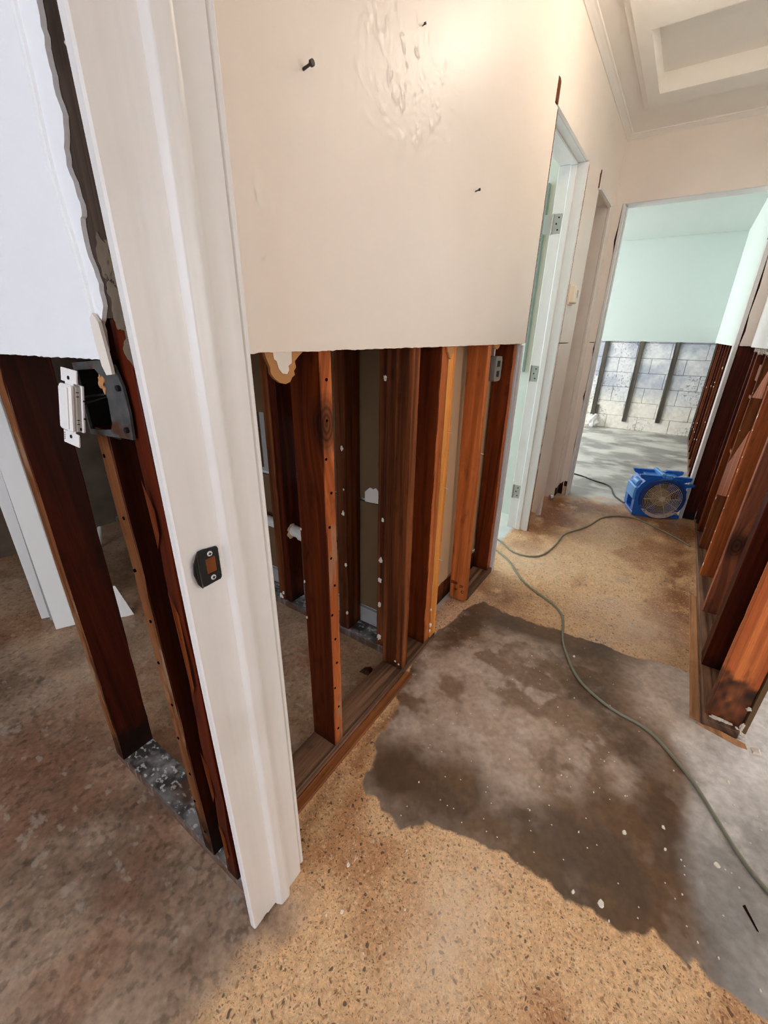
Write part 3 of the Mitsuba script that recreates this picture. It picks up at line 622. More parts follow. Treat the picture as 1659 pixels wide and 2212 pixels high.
# strike plate
XJ = lambda y: -0.4975 + 0 * y
def plate_part():
    outline = Polygon([(0.3065, 0.9645), (0.3085, 0.961), (0.3080, 0.914), (0.3055, 0.9105), (0.281, 0.9095), (0.274, 0.9105), (0.2680, 0.920), (0.2650, 0.937), (0.2665, 0.953), (0.2725, 0.964), (0.279, 0.9675), (0.288, 0.9675)])
    hole = sbox(0.288, 0.9275, 0.3015, 0.9495).buffer(0.0015)
    m = slab_x(outline.difference(hole), 0.0, 0.0022)
    m.merge_vertices(); m = m.subdivide_to_size(0.0025)
    v = m.vertices.copy()
    lip = np.clip((0.2775 - v[:, 1]) / 0.0125, 0, 1)
    v[:, 0] += XJ(v[:, 1]) + 0.0004 + 0.0050 * np.sin(lip * 2.2) - 0.001 * lip
    m.vertices = v; return m
SP = add(D1 + '__strike_plate', plate_part(), 'black_gloss', 'glossy black strike plate with a latch hole', smooth=35)
for z in (0.9575, 0.9185):
    y = 0.2945
    x = XJ(y) + 0.0028
    disk = trimesh.creation.cylinder(radius=0.0046, height=0.0016, sections=24); disk.vertices[disk.vertices[:, 2] > 0, :2] *= 0.8
    k = add(SP + '__screw', frame_xform(disk, (x, y, z), (0, 1, 0), (0, 0, 1), (1, 0, 0)), 'screw_steel', smooth=30)
    add(SP + '__screw_recess', cat_(box(x + 0.0005, x + 0.0011, y - 0.0022, y + 0.0022, z - 0.0006, z + 0.0006, 0), box(x + 0.0005, x + 0.0011, y - 0.0006, y + 0.0006, z - 0.0022, z + 0.0022, 0)), 'hole_dark')
add(SP + '__latch_pocket', box(XJ(0.305) - 0.0015, XJ(0.305) + 0.0014, 0.2862, 0.3033, 0.9257, 0.9513, 0.0002), 'wood_weathered', 'bare wood in the latch hole')

# bathroom doorway
D2 = thing('door_2', 'white bathroom door frame in the left hall wall', None, kind='structure')
add(D2 + '__jamb', cat_(box(-0.765, -0.6235, 2.722, 2.740, 0.0, 2.0600, 0.002), box(-0.705, -0.672, 2.711, 2.722, 0.0, 2.0515, 0.003)), 'paint_trim', 'white far jamb with three steel hinges')
add(D2 + '__jamb', box(-0.752, -0.6365, 2.058, 2.0795, 0.0, 2.060, 0.002), 'paint_trim', 'white edge of the near jamb')
add(D2 + '__head', cat_(box(-0.765, -0.6355, 2.058, 2.760, 2.0605, 2.080, 0.002), box(-0.705, -0.672, 2.085, 2.722, 2.052, 2.0605, 0.003)), 'paint_trim', 'white head of the frame')
def hinge(zc, open_leaf):
    hk = add(D2 + '__hinge', slab_y(sbox(-0.752, zc - 0.045, -0.712, zc + 0.045).buffer(0.004).intersection(sbox(-0.757, zc - 0.045, -0.712, zc + 0.045)), 2.7195, 2.7222), 'steel', 'satin steel hinge')
    add(hk + '__knuckle', cyl((-0.7575, 2.7165, zc - 0.046), (-0.7575, 2.7165, zc + 0.046), 0.0052, 14), 'steel', smooth=40)
    for dz in (-0.028, 0.0, 0.028):
        add(hk + '__screw', cyl((-0.726 - 0.010 * (dz == 0), 2.7185, zc + dz), (-0.726 - 0.010 * (dz == 0), 2.7197, zc + dz), 0.0042, 10), 'black_matte')
    if open_leaf:
        add(hk + '__leaf', box(-0.800, -0.762, 2.712, 2.7148, zc - 0.045, zc + 0.045, 0.001), 'steel')
hinge(1.806, True); hinge(1.04, False); hinge(0.273, False)
add(D2 + '__wood_edge', box(-0.6345, -0.6205, 2.0795, 2.0825, 1.22, 2.05, 0.0005), 'wood_brown')
add(D2 + '__near_edge', box(-0.6362, -0.624, 2.060, 2.0785, 0.0, 1.210, 0.002), 'paint_trim', 'white edge of the near jamb below the cut')
add(D2 + '__wood_edge', post(-0.640, -0.6212, 2.7402, 2.7455, 0.0, 2.05, seed=61, chew=0.0008, ch=0.0008, amp=0.0006), 'wood_brown')

# closet doorway
D3 = thing('door_3', 'narrow closet opening beside the end doorway', None, kind='structure')
add(D3 + '__jamb', box(-1.25, -0.6365, 3.511, 3.53, 0.0, 2.20, 0.001), 'paint_cream')
add(D3 + '__jamb', box(-1.25, -0.6365, 3.055, 3.075, 0.0, 2.20, 0.001), 'paint_cream')
add(D3 + '__head', box(-1.25, -0.6365, 3.055, 3.53, 2.04, 2.06, 0.001), 'paint_ceiling')
add(D3 + '__head', box(-0.634, -0.612, 3.09, 3.50, 2.024, 2.040, 0.001), 'paint_trim', 'small white strip along the closet head')
add(D3 + '__back_board', box(-1.27, -1.25, 3.05, 3.535, 0.0, 2.20, 0.001), 'paint_cream')

# end doorway
D4 = thing('door_4', 'white door frame at the end of the hall', None, kind='structure')
add(D4 + '__jamb', box(-0.571, -0.554, 3.641, 3.775, 0.0, 2.062, 0.003), 'paint_trim', 'white left jamb')
add(D4 + '__jamb', box(0.248, 0.271, 3.640, 3.775, 0.0, 2.062, 0.003), 'paint_trim', 'white right jamb beside the blue fan')
add(D4 + '__head', box(-0.571, 0.271, 3.648, 3.775, 2.062, 2.080, 0.002), 'paint_trim', 'white head of the end door frame')
add(D4 + '__stop', box(-0.554, -0.546, 3.70, 3.735, 0.0, 2.06, 0.003), 'paint_trim')
add(D4 + '__hinge_mortise', box(0.2465, 0.2482, 3.66, 3.69, 1.80, 1.90, 0.0003), 'black_matte')

# ------------------------------------------------------------------ back room
YB = 7.10
WB = add('wall_back', box(-2.9, 0.60, YB + 0.02, YB + 0.14, 0.0, CEIL, 0), 'mortar', 'painted block wall of the back room', kind='structure')
add(WB + '__drywall', slab_y(Polygon(ragged((-2.9, 1.200), (0.6, 1.207), 0.002, 0.05, rng) + [(0.6, CEIL), (-2.9, CEIL)]), YB - 0.035, YB - 0.022), 'paint_aqua', 'pale aqua drywall above the bare blocks')
zrow = [0.0, 0.19, 0.39, 0.595, 0.795, 0.99, 1.19, 1.34]
rb = random.Random(11)
for i in range(len(zrow) - 1):
    z0, z1 = zrow[i] + 0.0025, zrow[i + 1] - 0.0025
    off = -0.153 if i % 2 else -0.353
    for k in range(-6, 3):
        x0 = off + 0.40 * k; x1 = x0 + 0.40
        if x1 < -2.8 or x0 > 0.55: continue
        dy = rb.uniform(-0.002, 0.002)
        add(WB + '__block', box(x0 + 0.0025, x1 - 0.0025, YB + dy, YB + 0.03, z0, z1, 0.003), 'block_paint')
for x, zb in ((-0.95, 0.06), (-0.515, 0.115), (-0.10, 0.145), (-1.38, 0.1), (-1.8, 0.1)):
    add(WB + '__furring_strip', post(x - 0.030, x + 0.030, YB - 0.026, YB - 0.002, zb, 1.26, seed=int(abs(x) * 40), amp=0.002, chew=0.004), 'wood_furring', 'dark weathered furring strip on the blocks')
add(WB + '__furring_strip', post(-0.915, -0.885, YB - 0.02, YB - 0.002, 0.0, 0.32, seed=9, amp=0.003), 'wood_furring')
WBR = add('wall_back_right', box(0.285, 0.298, 3.78, YB - 0.036, 1.205, CEIL, 0), 'paint_aqua', 'right wall of the back room, stripped to the studs below', kind='structure')
add(WBR + '__bottom_plate', box(0.30, 0.39, 3.90, YB - 0.03, 0.0, 0.036, 0.003), 'plate_y')
for k in range(9):
    y = 4.05 + 0.375 * k
    add(WBR + '__stud', post(0.300, 0.388, y, y + 0.038, 0.036, 1.26, seed=70 + k, n=20, chew=0.004), 'wood_furring' if k == 8 else ('wood_dark' if k % 3 else 'wood_weathered'))
for k in range(22):
    add(WBR + '__plaster_bit', lump((0.299, 4.05 + 0.375 * (k % 9), 0.15 + 0.9 * rb.random()), (0.004, 0.005, 0.008), k, 1), 'plaster_chip')
add(WBR + '__sheathing', box(0.40, 0.412, 3.78, YB - 0.03, 0.0, CEIL, 0), 'paper_backing')
add('wall_back_left', slab_x(sbox(3.78, 0, YB + 0.02, CEIL).difference(sbox(4.6, 0.55, 6.7, 2.15)), -2.9, -2.8), 'paint_aqua', 'left wall of the back room with its window', kind='structure')
add('wall_back_front', slab_y(sbox(-2.9, 0, -0.66, CEIL).union(sbox(-0.66, 2.1, 0.30, CEIL)), 3.757, 3.775), 'paint_aqua', 'back room side of the hall end wall', kind='structure')
def window(n, kind_axis, pos, a0, a1, z0, z1, rad, sign, lab):
    w = thing(f'window_{n}', lab, None, kind='structure')
    fr = 0.05; d = 0.08
    outer, inner = sbox(a0, z0, a1, z1), sbox(a0 + fr, z0 + fr, a1 - fr, z1 - fr)
    mull = sbox((a0 + a1) / 2 - 0.015, z0, (a0 + a1) / 2 + 0.015, z1)
    f = outer.difference(inner).union(mull)
    m = slab_x(f, pos - d / 2, pos + d / 2) if kind_axis == 'x' else slab_y(f, pos - d / 2, pos + d / 2)
    add(w + '__frame', m, 'paint_trim')
    c = pos - sign * 0.02
    q = [(a0 + fr, z0 + fr), (a1 - fr, z0 + fr), (a1 - fr, z1 - fr), (a0 + fr, z1 - fr)]
    V = [(c, a, z) for a, z in q] if kind_axis == 'x' else [(a, c, z) for a, z in q]
    F = [(0, 1, 2), (0, 2, 3)]
    mm = trimesh.Trimesh(V, F, process=False); nrm = mm.face_normals[0]
    want = np.array([sign, 0, 0]) if kind_axis == 'x' else np.array([0, sign, 0])
    if nrm @ want < 0: mm = trimesh.Trimesh(V, [f[::-1] for f in F], process=False)
    key = numbered(w + '__pane')
    scene[key] = {**mikit.ply(mm, 'lamp_glass'), 'emitter': {'type': 'area', 'radiance': {'type': 'rgb', 'value': list(rad)}}}
window(1, 'x', -2.85, 4.6, 6.7, 0.55, 2.15, DAY_BACK, 1, 'bright window of the back room')

# bathroom shell
add('wall_bathroom_north', slab_y(sbox(-3.05, 0, -0.75, CEIL), 2.95, 2.97), 'paint_aqua', 'pale aqua bathroom wall seen through the doorway', kind='structure')
add('wall_west', slab_x(sbox(-3.0, 0, 3.2, CEIL).difference(sbox(1.75, 0.95, 2.75, 2.05)), -3.07, -3.05), 'cement_dark', 'dark bare cement wall far behind the studs', kind='structure')
window(2, 'x', -3.06, 1.75, 2.75, 0.95, 2.05, DAY_BATH, 1, 'bathroom window')
add('wall_bathroom_south', slab_y(sbox(-3.05, 0, -0.75, CEIL), 1.262, 1.272), 'paint_aqua', 'bathroom side of the partition', kind='structure')

# near room shell
add('wall_south', slab_y(sbox(-3.05, 0, 3.5, CEIL).difference(sbox(-1.6, 0.7, 1.6, 2.15)), -2.72, -2.62), 'paint_cool', 'wall behind the camera with a window', kind='structure')
window(3, 'y', -2.67, -1.6, 1.6, 0.7, 2.15, DAY_ROOM, 1, 'window behind the camera')
add('wall_east', slab_x(sbox(-2.7, 0, 5.0, CEIL).difference(sbox(0.4, 0.6, 2.6, 2.15)), 3.40, 3.50), 'paint_cool', 'wall of the room to the right with a window', kind='structure')
window(4, 'x', 3.45, 0.4, 2.6, 0.6, 2.15, DAY_EAST, -1, 'window of the room to the right')
add('wall_front_right', slab_y(sbox(0.357, 0, 0.9, CEIL).union(sbox(-0.60, 2.084, 0.40, CEIL)), 0.27, 0.385), 'paint_cool', 'wall over and right of the near doorway', kind='structure')
add('wall_right_room', slab_y(sbox(0.46, 0, 3.5, CEIL), 3.78, 3.88), 'paint_cool', 'far wall of the room to the right', kind='structure')
add('wall_right_beam', slab_x(sbox(0.40, 2.09, 1.53, CEIL), 0.345, 0.446), 'paint_cream', 'lintel over the opening on the right', kind='structure')
add('wall_right_room_side', slab_x(sbox(1.53, 0.0, 3.78, CEIL), 0.460, 0.473), 'paper_backing', 'room side of the right hall wall', kind='structure')

# ------------------------------------------------------------------ ceiling trim and hatch
def crown_y(x, s, y0, y1):
    prof = Polygon([(0, 0), (0, -0.022), (0.004, -0.023), (0.012, -0.016), (0.026, -0.007), (0.034, -0.005), (0.036, 0)])
    m = prism(prof, y1 - y0); v = m.vertices
    m.vertices = np.stack([x + s * v[:, 0], y0 + v[:, 2], CEIL + v[:, 1]], 1)
    if s < 0: m.invert()
    trimesh.repair.fix_normals(m); return m
def crown_x(y, x0, x1):
    m = crown_y(0, 1, x0, x1); v = m.vertices.copy()
    m.vertices = np.stack([v[:, 1], y - v[:, 0], v[:, 2]], 1); trimesh.repair.fix_normals(m); return m
add('trim_1', crown_y(XW, 1, 0.40, YE), 'paint_ceiling', 'small crown moulding along the left hall wall', kind='structure')
add('trim_2', crown_x(YE, XW, XR), 'paint_ceiling', 'small crown moulding over the end doorway', kind='structure')
add('trim_3', crown_y(XR, -1, 1.53, YE), 'paint_ceiling', 'small crown moulding along the right hall wall', kind='structure')
AH = thing('attic_hatch', 'white framed attic hatch panel in the hall ceiling', 'ceiling hatch')
fo = sbox(-0.505, 2.22, 0.215, 3.29); fi = sbox(-0.42, 2.535, 0.13, 3.115)
add(AH + '__frame', slab_z(fo.buffer(-0.028, join_style=2).difference(fi), CEIL - 0.020, CEIL + 0.04), 'paint_ceiling', 'flat white frame boards')
bev = []
for (za, off) in ((0.0, 0.0), (-0.012, 0.004), (-0.015, 0.026), (-0.020, 0.029)):
    bev.append((np.array(fo.buffer(-off, join_style=2).exterior.coords)[:-1], CEIL + za))
V = np.vstack([np.c_[b, np.full(len(b), z)] for b, z in bev]); F = []
for i in range(len(bev) - 1):
    for k in range(4):
        a, b = i * 4 + k, i * 4 + (k + 1) % 4
        F += [(a, b, b + 4), (a, b + 4, a + 4)]
mm = trimesh.Trimesh(V, F, process=False)
if mm.face_normals[:, 2].mean() > 0: mm.invert()
add(AH + '__moulding', mm, 'paint_ceiling')
add(AH + '__panel', box(-0.44, 0.15, 2.515, 3.13, CEIL + 0.062, CEIL + 0.075, 0.001), 'paint_ceiling', 'recessed flat hatch panel')
add(AH + '__lining', slab_z(sbox(-0.44, 2.515, 0.15, 3.13).difference(fi), CEIL + 0.04, CEIL + 0.066), 'paint_ceiling')

# ------------------------------------------------------------------ ceiling lamp (just above the picture)
CL = thing('ceiling_lamp', 'round glass ceiling lamp in the hall', 'lamp')
LX, LY = -0.12, 2.0
add(CL + '__base', cyl((LX, LY, CEIL - 0.022), (LX, LY, CEIL - 0.001), 0.06, 32), 'steel')
add(CL + '__stem', cyl((LX, LY, CEIL - 0.075), (LX, LY, CEIL - 0.02), 0.012, 16), 'steel')
sh = trimesh.creation.icosphere(subdivisions=3, radius=0.08); sh.vertices = sh.vertices + np.array([LX, LY, CEIL - 0.135])
scene[CL + '__shade'] = {**mikit.ply(sh, 'lamp_glass', smooth=True), 'emitter': {'type': 'area', 'radiance': {'type': 'rgb', 'value': list(LAMP)}}}

# ------------------------------------------------------------------ things
# dimmer switch hanging from its box
def local(m, o, yaw, tilt=0.0, lean=0.0):
    c, s = math.cos(yaw), math.sin(yaw)
    M = np.eye(4); M[:3, 0] = (c, s, 0); M[:3, 1] = (-s, c, 0)
    R = trimesh.transformations.rotation_matrix(tilt, (0, 1, 0))
    m = m.copy(); m.apply_transform(trimesh.transformations.rotation_matrix(-lean, (1, 0, 0))); m.apply_transform(R); m.apply_transform(M); m.apply_translation(o); return m
def scaled(m, k):
    m = m.copy(); m.apply_scale(k); return m
DS = thing('light_switch', 'white dimmer light switch hanging loose from the opened wall', 'light switch')
o, yaw, tl = (-0.700, 0.246, 1.147), 0.04, 0.08
L = lambda m: local(scaled(m, 0.95), o, yaw, tl, 0.17)
add(DS + '__body', L(box(-0.0165, 0.0165, 0.0, 0.0105, -0.0335, 0.0335, 0.002)), 'plastic_grey')
add(DS + '__back_cover', L(box(-0.0185, 0.0185, 0.0075, 0.0120, -0.0345, 0.0345, 0.0012)), 'plastic_white')
add(DS + '__paddle', L(cat_(box(-0.0165, 0.0165, -0.0065, 0.0, -0.0335, 0.0335, 0.002), box(-0.012, 0.012, -0.009, -0.0064, -0.030, 0.030, 0.001))), 'plastic_white', 'white rocker')
for sgn in (1, -1):
    ear = sbox(-0.0215, 0.0375, 0.0215, 0.0545) if sgn > 0 else sbox(-0.0215, -0.0545, 0.0215, -0.0375)
    tabk = add(DS + '__mounting_tab', L(slab_y(ear.buffer(0.001).difference(Point(0, sgn * 0.043).buffer(0.0028)), 0.0, 0.0016)), 'plastic_white')
    add(tabk + '__screw', L(cyl((0, -0.001, sgn * 0.043), (0, 0.012, sgn * 0.043), 0.0026, 10)), 'black_matte')
add(DS + '__neck', L(box(-0.012, 0.012, 0.0, 0.002, -0.039, 0.039, 0.0005)), 'plastic_white')
marks = [box(0.0163, 0.0170, 0.0012, 0.0048, z, z + 0.0010, 0) for z in (0.024, 0.018, -0.016, -0.022)] + [box(0.0163, 0.0170, 0.0045, 0.0068, -0.031, -0.027, 0)]
for q in marks:
    add(DS + '__print_mark', L(q), 'black_matte')
for z in (0.012, -0.014):
    add(DS + '__latch', L(box(0.0183, 0.0215, 0.009, 0.012, z, z + 0.002, 0.0003)), 'black_matte')
marks = [box(-0.0200, -0.0175, -0.0007, 0.0, -0.041 - 0.0030 * i, -0.0400 - 0.0030 * i, 0) for i in range(4)]
for q in marks:
    add(DS + '__print_mark', L(q), 'black_matte')
# the steel box it came from
EB = thing('electrical_box', 'rusty galvanized switch box beside the white jamb, behind the dimmer', 'electrical box')
plate = Polygon([(-0.735, 1.204), (-0.640, 1.212), (-0.612, 1.207), (-0.600, 1.180), (-0.598, 1.145), (-0.603, 1.109), (-0.625, 1.108), (-0.735, 1.100)])
hole = Polygon([(-0.730, 1.194), (-0.668, 1.199), (-0.655, 1.190), (-0.650, 1.160), (-0.655, 1.125), (-0.662, 1.116), (-0.690, 1.112), (-0.730, 1.108)])
add(EB + '__mud_ring', slab_y(plate.difference(hole), 0.276, 0.2795), 'galvanized', 'grey rusty front plate')
hb = [box(-0.737, -0.733, 0.2795, 0.335, 1.102, 1.206, 0.0004), box(-0.652, -0.648, 0.2795, 0.335, 1.104, 1.208, 0.0004), box(-0.735, -0.648, 0.2795, 0.335, 1.202, 1.206, 0.0004), box(-0.735, -0.648, 0.2795, 0.335, 1.102, 1.106, 0.0004), box(-0.735, -0.648, 0.331, 0.335, 1.104, 1.206, 0.0004)]
add(EB + '__housing', trimesh.util.concatenate(hb), 'black_matte', 'dark inside of the box')
add(EB + '__wire', cat_(tube([(-0.70, 0.32, 1.15), (-0.68, 0.30, 1.135), (-0.665, 0.295, 1.13), (-0.66, 0.30, 1.145), (-0.68, 0.315, 1.16), (-0.71, 0.275, 1.15), (-0.735, 0.275, 1.145)], 0.0018, 6), tube([(-0.69, 0.325, 1.17), (-0.67, 0.30, 1.165), (-0.70, 0.28, 1.16), (-0.738, 0.28, 1.15)], 0.0018, 6)), 'cord_black', smooth=True)
add(EB + '__plaster_lump', lump((-0.655, 0.277, 1.183), (0.009, 0.004, 0.012), 2, 3, 0.9), 'paper_brown', smooth=True)
for (x, z) in ((-0.609, 1.178), (-0.612, 1.122)):
    add(EB + '__screw', cyl((x, 0.272, z), (x, 0.278, z), 0.004, 12), 'black_matte')

# hanging outlet box between the far studs
OB = thing('outlet_box', 'grey outlet box hanging between the last two hall studs', 'outlet box')
ob = slab_x(sbox(1.788, 1.088, 1.832, 1.152).buffer(0.018), -0.690, -0.640)
add(OB + '__cover', ob, 'outlet_grey', smooth=30)
for z in (1.14, 1.10):
    add(OB + '__slot', box(-0.6402, -0.6390, 1.795, 1.825, z - 0.012, z + 0.012, 0.001), 'black_matte')
add(OB + '__wire', tube([(-0.665, 1.81, 1.17), (-0.664, 1.808, 1.22), (-0.668, 1.80, 1.30)], 0.004, 8), 'plastic_white', smooth=True)

# drain pipe through the partition stud
DP = thing('drain_pipe', 'white plastic drain pipe running through the studs', 'pipe')
add(DP + '__pipe', cat_(cyl((-2.4, 1.20, 0.455), (-1.386, 1.20, 0.415), 0.024, 24)), 'pvc', smooth=40)
add(DP + '__pipe', cyl((-1.306, 1.20, 0.412), (-1.06, 1.20, 0.402), 0.026, 24), 'pvc', smooth=40)
add(DP + '__collar', cyl((-1.250, 1.20, 0.4097), (-1.200, 1.20, 0.4077), 0.033, 24), 'pvc', smooth=40)
add(DP + '__foam_ring', lump((-1.303, 1.195, 0.412), (0.005, 0.032, 0.032), 6, 3, 0.5), 'paper_beige')

# screws left in the cream wall
def wall_screw(y, z, big, lab):
    t = thing('wall_screw', lab, 'screw')
    L_, r = big
    add(t + '__shank', cyl((XW - 0.005, y, z), (XW + L_, y, z + 0.004), r * 0.45, 10), 'screw_black')
    add(t + '__head', cyl((XW + L_ - 0.002, y, z + 0.004), (XW + L_ + 0.0025, y, z + 0.0043), r, 16), 'screw_black')
wall_screw(0.672, 1.642, (0.019, 0.0048), 'dark screw sticking out of the upper left of the cream wall')
wall_screw(1.385, 1.637, (0.013, 0.0034), 'small dark screw in the cream wall towards the bathroom doorway')
wall_screw(1.046, 1.848, (0.006, 0.0022), 'tiny dark nail high in the middle of the cream wall')

# thermostat
TH = thing('thermostat', 'small ivory thermostat between the bathroom and closet doorways', 'thermostat')
add(TH + '__case', box(XW, -0.590, 2.775, 2.865, 1.425, 1.515, 0.006), 'plastic_ivory')
add(TH + '__base', box(XW - 0.0, -0.614, 2.768, 2.872, 1.418, 1.522, 0.003), 'plastic_ivory')
add(TH + '__display', box(-0.5905, -0.5895, 2.825, 2.858, 1.455, 1.495, 0.0003), 'plastic_grey', 'grey display')

# narrow teal panel inside the bathroom
TP = thing('shower_panel', 'narrow pale aqua upright panel on the bathroom wall', 'panel')
add(TP + '__face', box(-0.905, -0.868, 2.915, 2.949, 1.03, 2.05, 0.004), 'panel_aqua')
add(TP + '__edge', box(-0.868, -0.858, 2.918, 2.949, 1.03, 2.05, 0.002), 'panel_edge', 'grey edge of the panel')

# leaning white boards in the left room
def plank(b, w, t, top, wd):
    """a plank from foot b to top, w wide along the unit vector wd, t thick"""
    b, top, wd = np.array(b, float), np.array(top, float), np.array(wd, float)
    ax = top - b; Ln = np.linalg.norm(ax); ax /= Ln
    wd -= ax * (wd @ ax); wd /= np.linalg.norm(wd); nn = np.cross(ax, wd)
    m = box(0, w, 0, t, 0, Ln, 0.0015); return frame_xform(m, b, wd, nn, ax)
G = 'white boards leaning in the left room'
add('trim_board', plank((-2.055, 0.432, 0.001), 0.075, 0.018, (-2.42, 0.53, 1.75), (0.55, 0.83, 0)), 'board_white', 'widest white trim board of the leaning stack at the left edge', 'board', G)
add('trim_board', plank((-2.03, 0.50, 0.001), 0.06, 0.014, (-2.36, 0.62, 1.75), (0.55, 0.83, 0)), 'board_white', 'thin white trim board behind the widest leaning board, nearest the stud', 'board', G)
add('trim_board', plank((-2.195, 0.425, 0.001), 0.05, 0.016, (-2.52, 0.50, 1.7), (0.6, 0.8, 0)), 'board_white', 'narrow white trim board left of the widest leaning board', 'board', G)
add('trim_board', plank((-2.15, 0.445, 0.001), 0.06, 0.012, (-2.47, 0.55, 1.7), (0.6, 0.8, 0)), 'board_grey', 'grey back of the shortest leaning trim board, between two white ones', 'board', G)
add('trim_board', plank((-2.12, 0.60, 0.001), 0.085, 0.012, (-2.36, 0.74, 1.9), (0.6, 0.8, 0)), 'board_grey', 'tall grey board leaning farthest back behind the white boards', 'board', G)
add('board_offcut', trimesh.convex.convex_hull(np.array([(-1.915, 0.640, 0.001), (-1.885, 0.690, 0.001), (-1.935, 0.655, 0.16), (-1.927, 0.660, 0.16), (-1.925, 0.632, 0.012), (-1.893, 0.684, 0.014), (-1.90, 0.66, 0.0), (-1.94, 0.65, 0.15)])), 'board_white', 'small white pointed offcut standing on the floor behind the left stud', 'board')
add('pipe_offcut', cyl((-2.715, 0.905, 0.012), (-2.80, 0.965, 0.10), 0.012, 16), 'pvc', 'short white pipe stub on the far floor of the left room', 'pipe', smooth=40)
add('wood_chunk', trimesh.convex.convex_hull(np.array([(-0.785, 1.015, 0.0), (-0.735, 1.02, 0.0), (-0.75, 1.06, 0.0), (-0.78, 1.05, 0.0), (-0.775, 1.025, 0.012), (-0.745, 1.028, 0.012), (-0.757, 1.052, 0.012)])), 'wood_brown', 'small brown wood chunk on the floor behind the plate', 'wood chunk')

# blue air mover
FO = np.array([0.108, 3.535, 0.0]); FYAW = math.radians(20)
AM = thing('air_mover', 'blue drying fan on the floor in the end doorway', 'fan')
def FX(m):   # local: x right as seen from the front, y depth (away), z up
    return local(m, FO, FYAW)
R0, DPT, ZC = 0.150, 0.235, 0.158
def disc(r, y0, y1, n=48, x=0, z=ZC):
    return cyl((x, y0, z), (x, y1, z), r, n)
hous = m3.Manifold.cylinder(DPT, R0 * 0.97, R0 * 0.97, 48)
def to_m3(t): 
    t = t.copy(); t.merge_vertices(); return m3.Manifold(m3.Mesh(np.asarray(t.vertices, np.float32), np.asarray(t.faces, np.uint32)))
def from_m3(m):
    q = m.to_mesh(); return trimesh.Trimesh(q.vert_properties[:, :3], q.tri_verts, process=False)
body = slab_y(Polygon([(-0.165, 0.045), (-0.150, 0.012), (-0.08, 0.008), (0.035, 0.010), (0.085, 0.036), (0.122, 0.075), (0.140, 0.12), (0.146, 0.16), (0.146, 0.22), (0.105, 0.300), (-0.105, 0.300), (-0.150, 0.25), (-0.168, 0.20), (-0.168, 0.13)]).buffer(0.006), 0.012, DPT)
b = to_m3(body) - to_m3(disc(0.131, -0.01, 0.12))
b = b - to_m3(box(-0.20, -0.135, 0.06, 0.17, 0.045, 0.135, 0.01))
add(AM + '__housing', FX(from_m3(b)), 'fan_blue')
for y0 in (0.03, 0.19):
    fl = Polygon([(-0.168, 0.318), (-0.158, 0.298), (-0.13, 0.285), (0.13, 0.285), (0.165, 0.298), (0.168, 0.318), (0.06, 0.318), (0.045, 0.306), (-0.02, 0.306), (-0.03, 0.318)])
    add(AM + '__flange', FX(slab_y(fl.buffer(0.003), y0, y0 + 0.028)), 'fan_blue')
add(AM + '__handle', FX(cat_(box(-0.028, 0.0, 0.03, 0.22, 0.300, 0.336, 0.006), box(-0.002, 0.045, 0.02, 0.055, 0.300, 0.330, 0.006))), 'fan_light', 'lighter blue carry handle')
for y0, z in ((0.05, 0.245), (0.05, 0.175)):
    add(AM + '__boss', FX(cyl((-0.150, y0, z), (-0.150, y0 + 0.10, z), 0.026, 20)), 'fan_light', smooth=40)
add(AM + '__side_panel', FX(box(-0.186, -0.160, 0.02, 0.215, 0.125, 0.225, 0.008)), 'fan_light')
for x0, x1 in ((-0.165, -0.11), (0.10, 0.158)):
    add(AM + '__foot', FX(box(x0, x1, 0.02, 0.22, 0.0, 0.03, 0.006)), 'fan_blue')
add(AM + '__wing', FX(slab_y(Polygon([(0.12, 0.275), (0.19, 0.278), (0.19, 0.264), (0.145, 0.255), (0.12, 0.22)]), 0.01, 0.04)), 'fan_blue')
bez = trimesh.creation.annulus(0.128, 0.150, 0.03, sections=64)
add(AM + '__bezel', FX(frame_xform(bez, (0, 0.0, ZC), (1, 0, 0), (0, 0, 1), (0, -1, 0))), 'fan_bezel', 'dusty round front ring')
GR = None
rings = []
for r in np.linspace(0.026, 0.126, 11):
    rings.append(trimesh.creation.torus(r, 0.0019, major_sections=48, minor_sections=6))
gm = trimesh.util.concatenate(rings)
for a in (0.06, math.pi / 2 + 0.06 + 0.3, math.pi / 4, -math.pi / 4 + 3.4):
    c, s = math.cos(a), math.sin(a)
    gm = cat_(gm, cyl((-0.127 * c, -0.127 * s, 0.001), (0.127 * c, 0.127 * s, 0.001), 0.0018, 6))
gm = cat_(gm, trimesh.creation.cylinder(radius=0.020, height=0.005, sections=24))
add(AM + '__grille', FX(frame_xform(gm, (0, -0.008, ZC), (1, 0, 0), (0, 0, 1), (0, -1, 0))), 'fan_grille', 'tan wire grille of concentric rings')
add(AM + '__motor', FX(disc(0.066, 0.02, 0.12, 32)), 'fan_motor', smooth=40)
bl = []
for k in range(5):
    a = 2 * math.pi * k / 5
    m = box(0.06, 0.122, -0.03, 0.03, -0.002, 0.002, 0.001)
    m.apply_transform(trimesh.transformations.rotation_matrix(0.5, (1, 0, 0))); m.apply_transform(trimesh.transformations.rotation_matrix(a, (0, 0, 1))); bl.append(m)
add(AM + '__blade', FX(frame_xform(cat_(*bl), (0, 0.07, ZC), (1, 0, 0), (0, 0, 1), (0, -1, 0))), 'black_matte')
CC = [(-0.105, 3.655, 0.085), (-0.115, 3.680, 0.050), (-0.13, 3.725, 0.010), (-0.15, 3.762, 0.0055), (-0.202, 3.841, 0.0055), (-0.253, 4.015, 0.0055), (-0.316, 4.151, 0.0055), (-0.422, 4.201, 0.0055), (-0.529, 4.275, 0.0055), (-0.62, 4.315, 0.0055), (-0.8, 4.36, 0.0055), (-1.1, 4.5, 0.0055)]
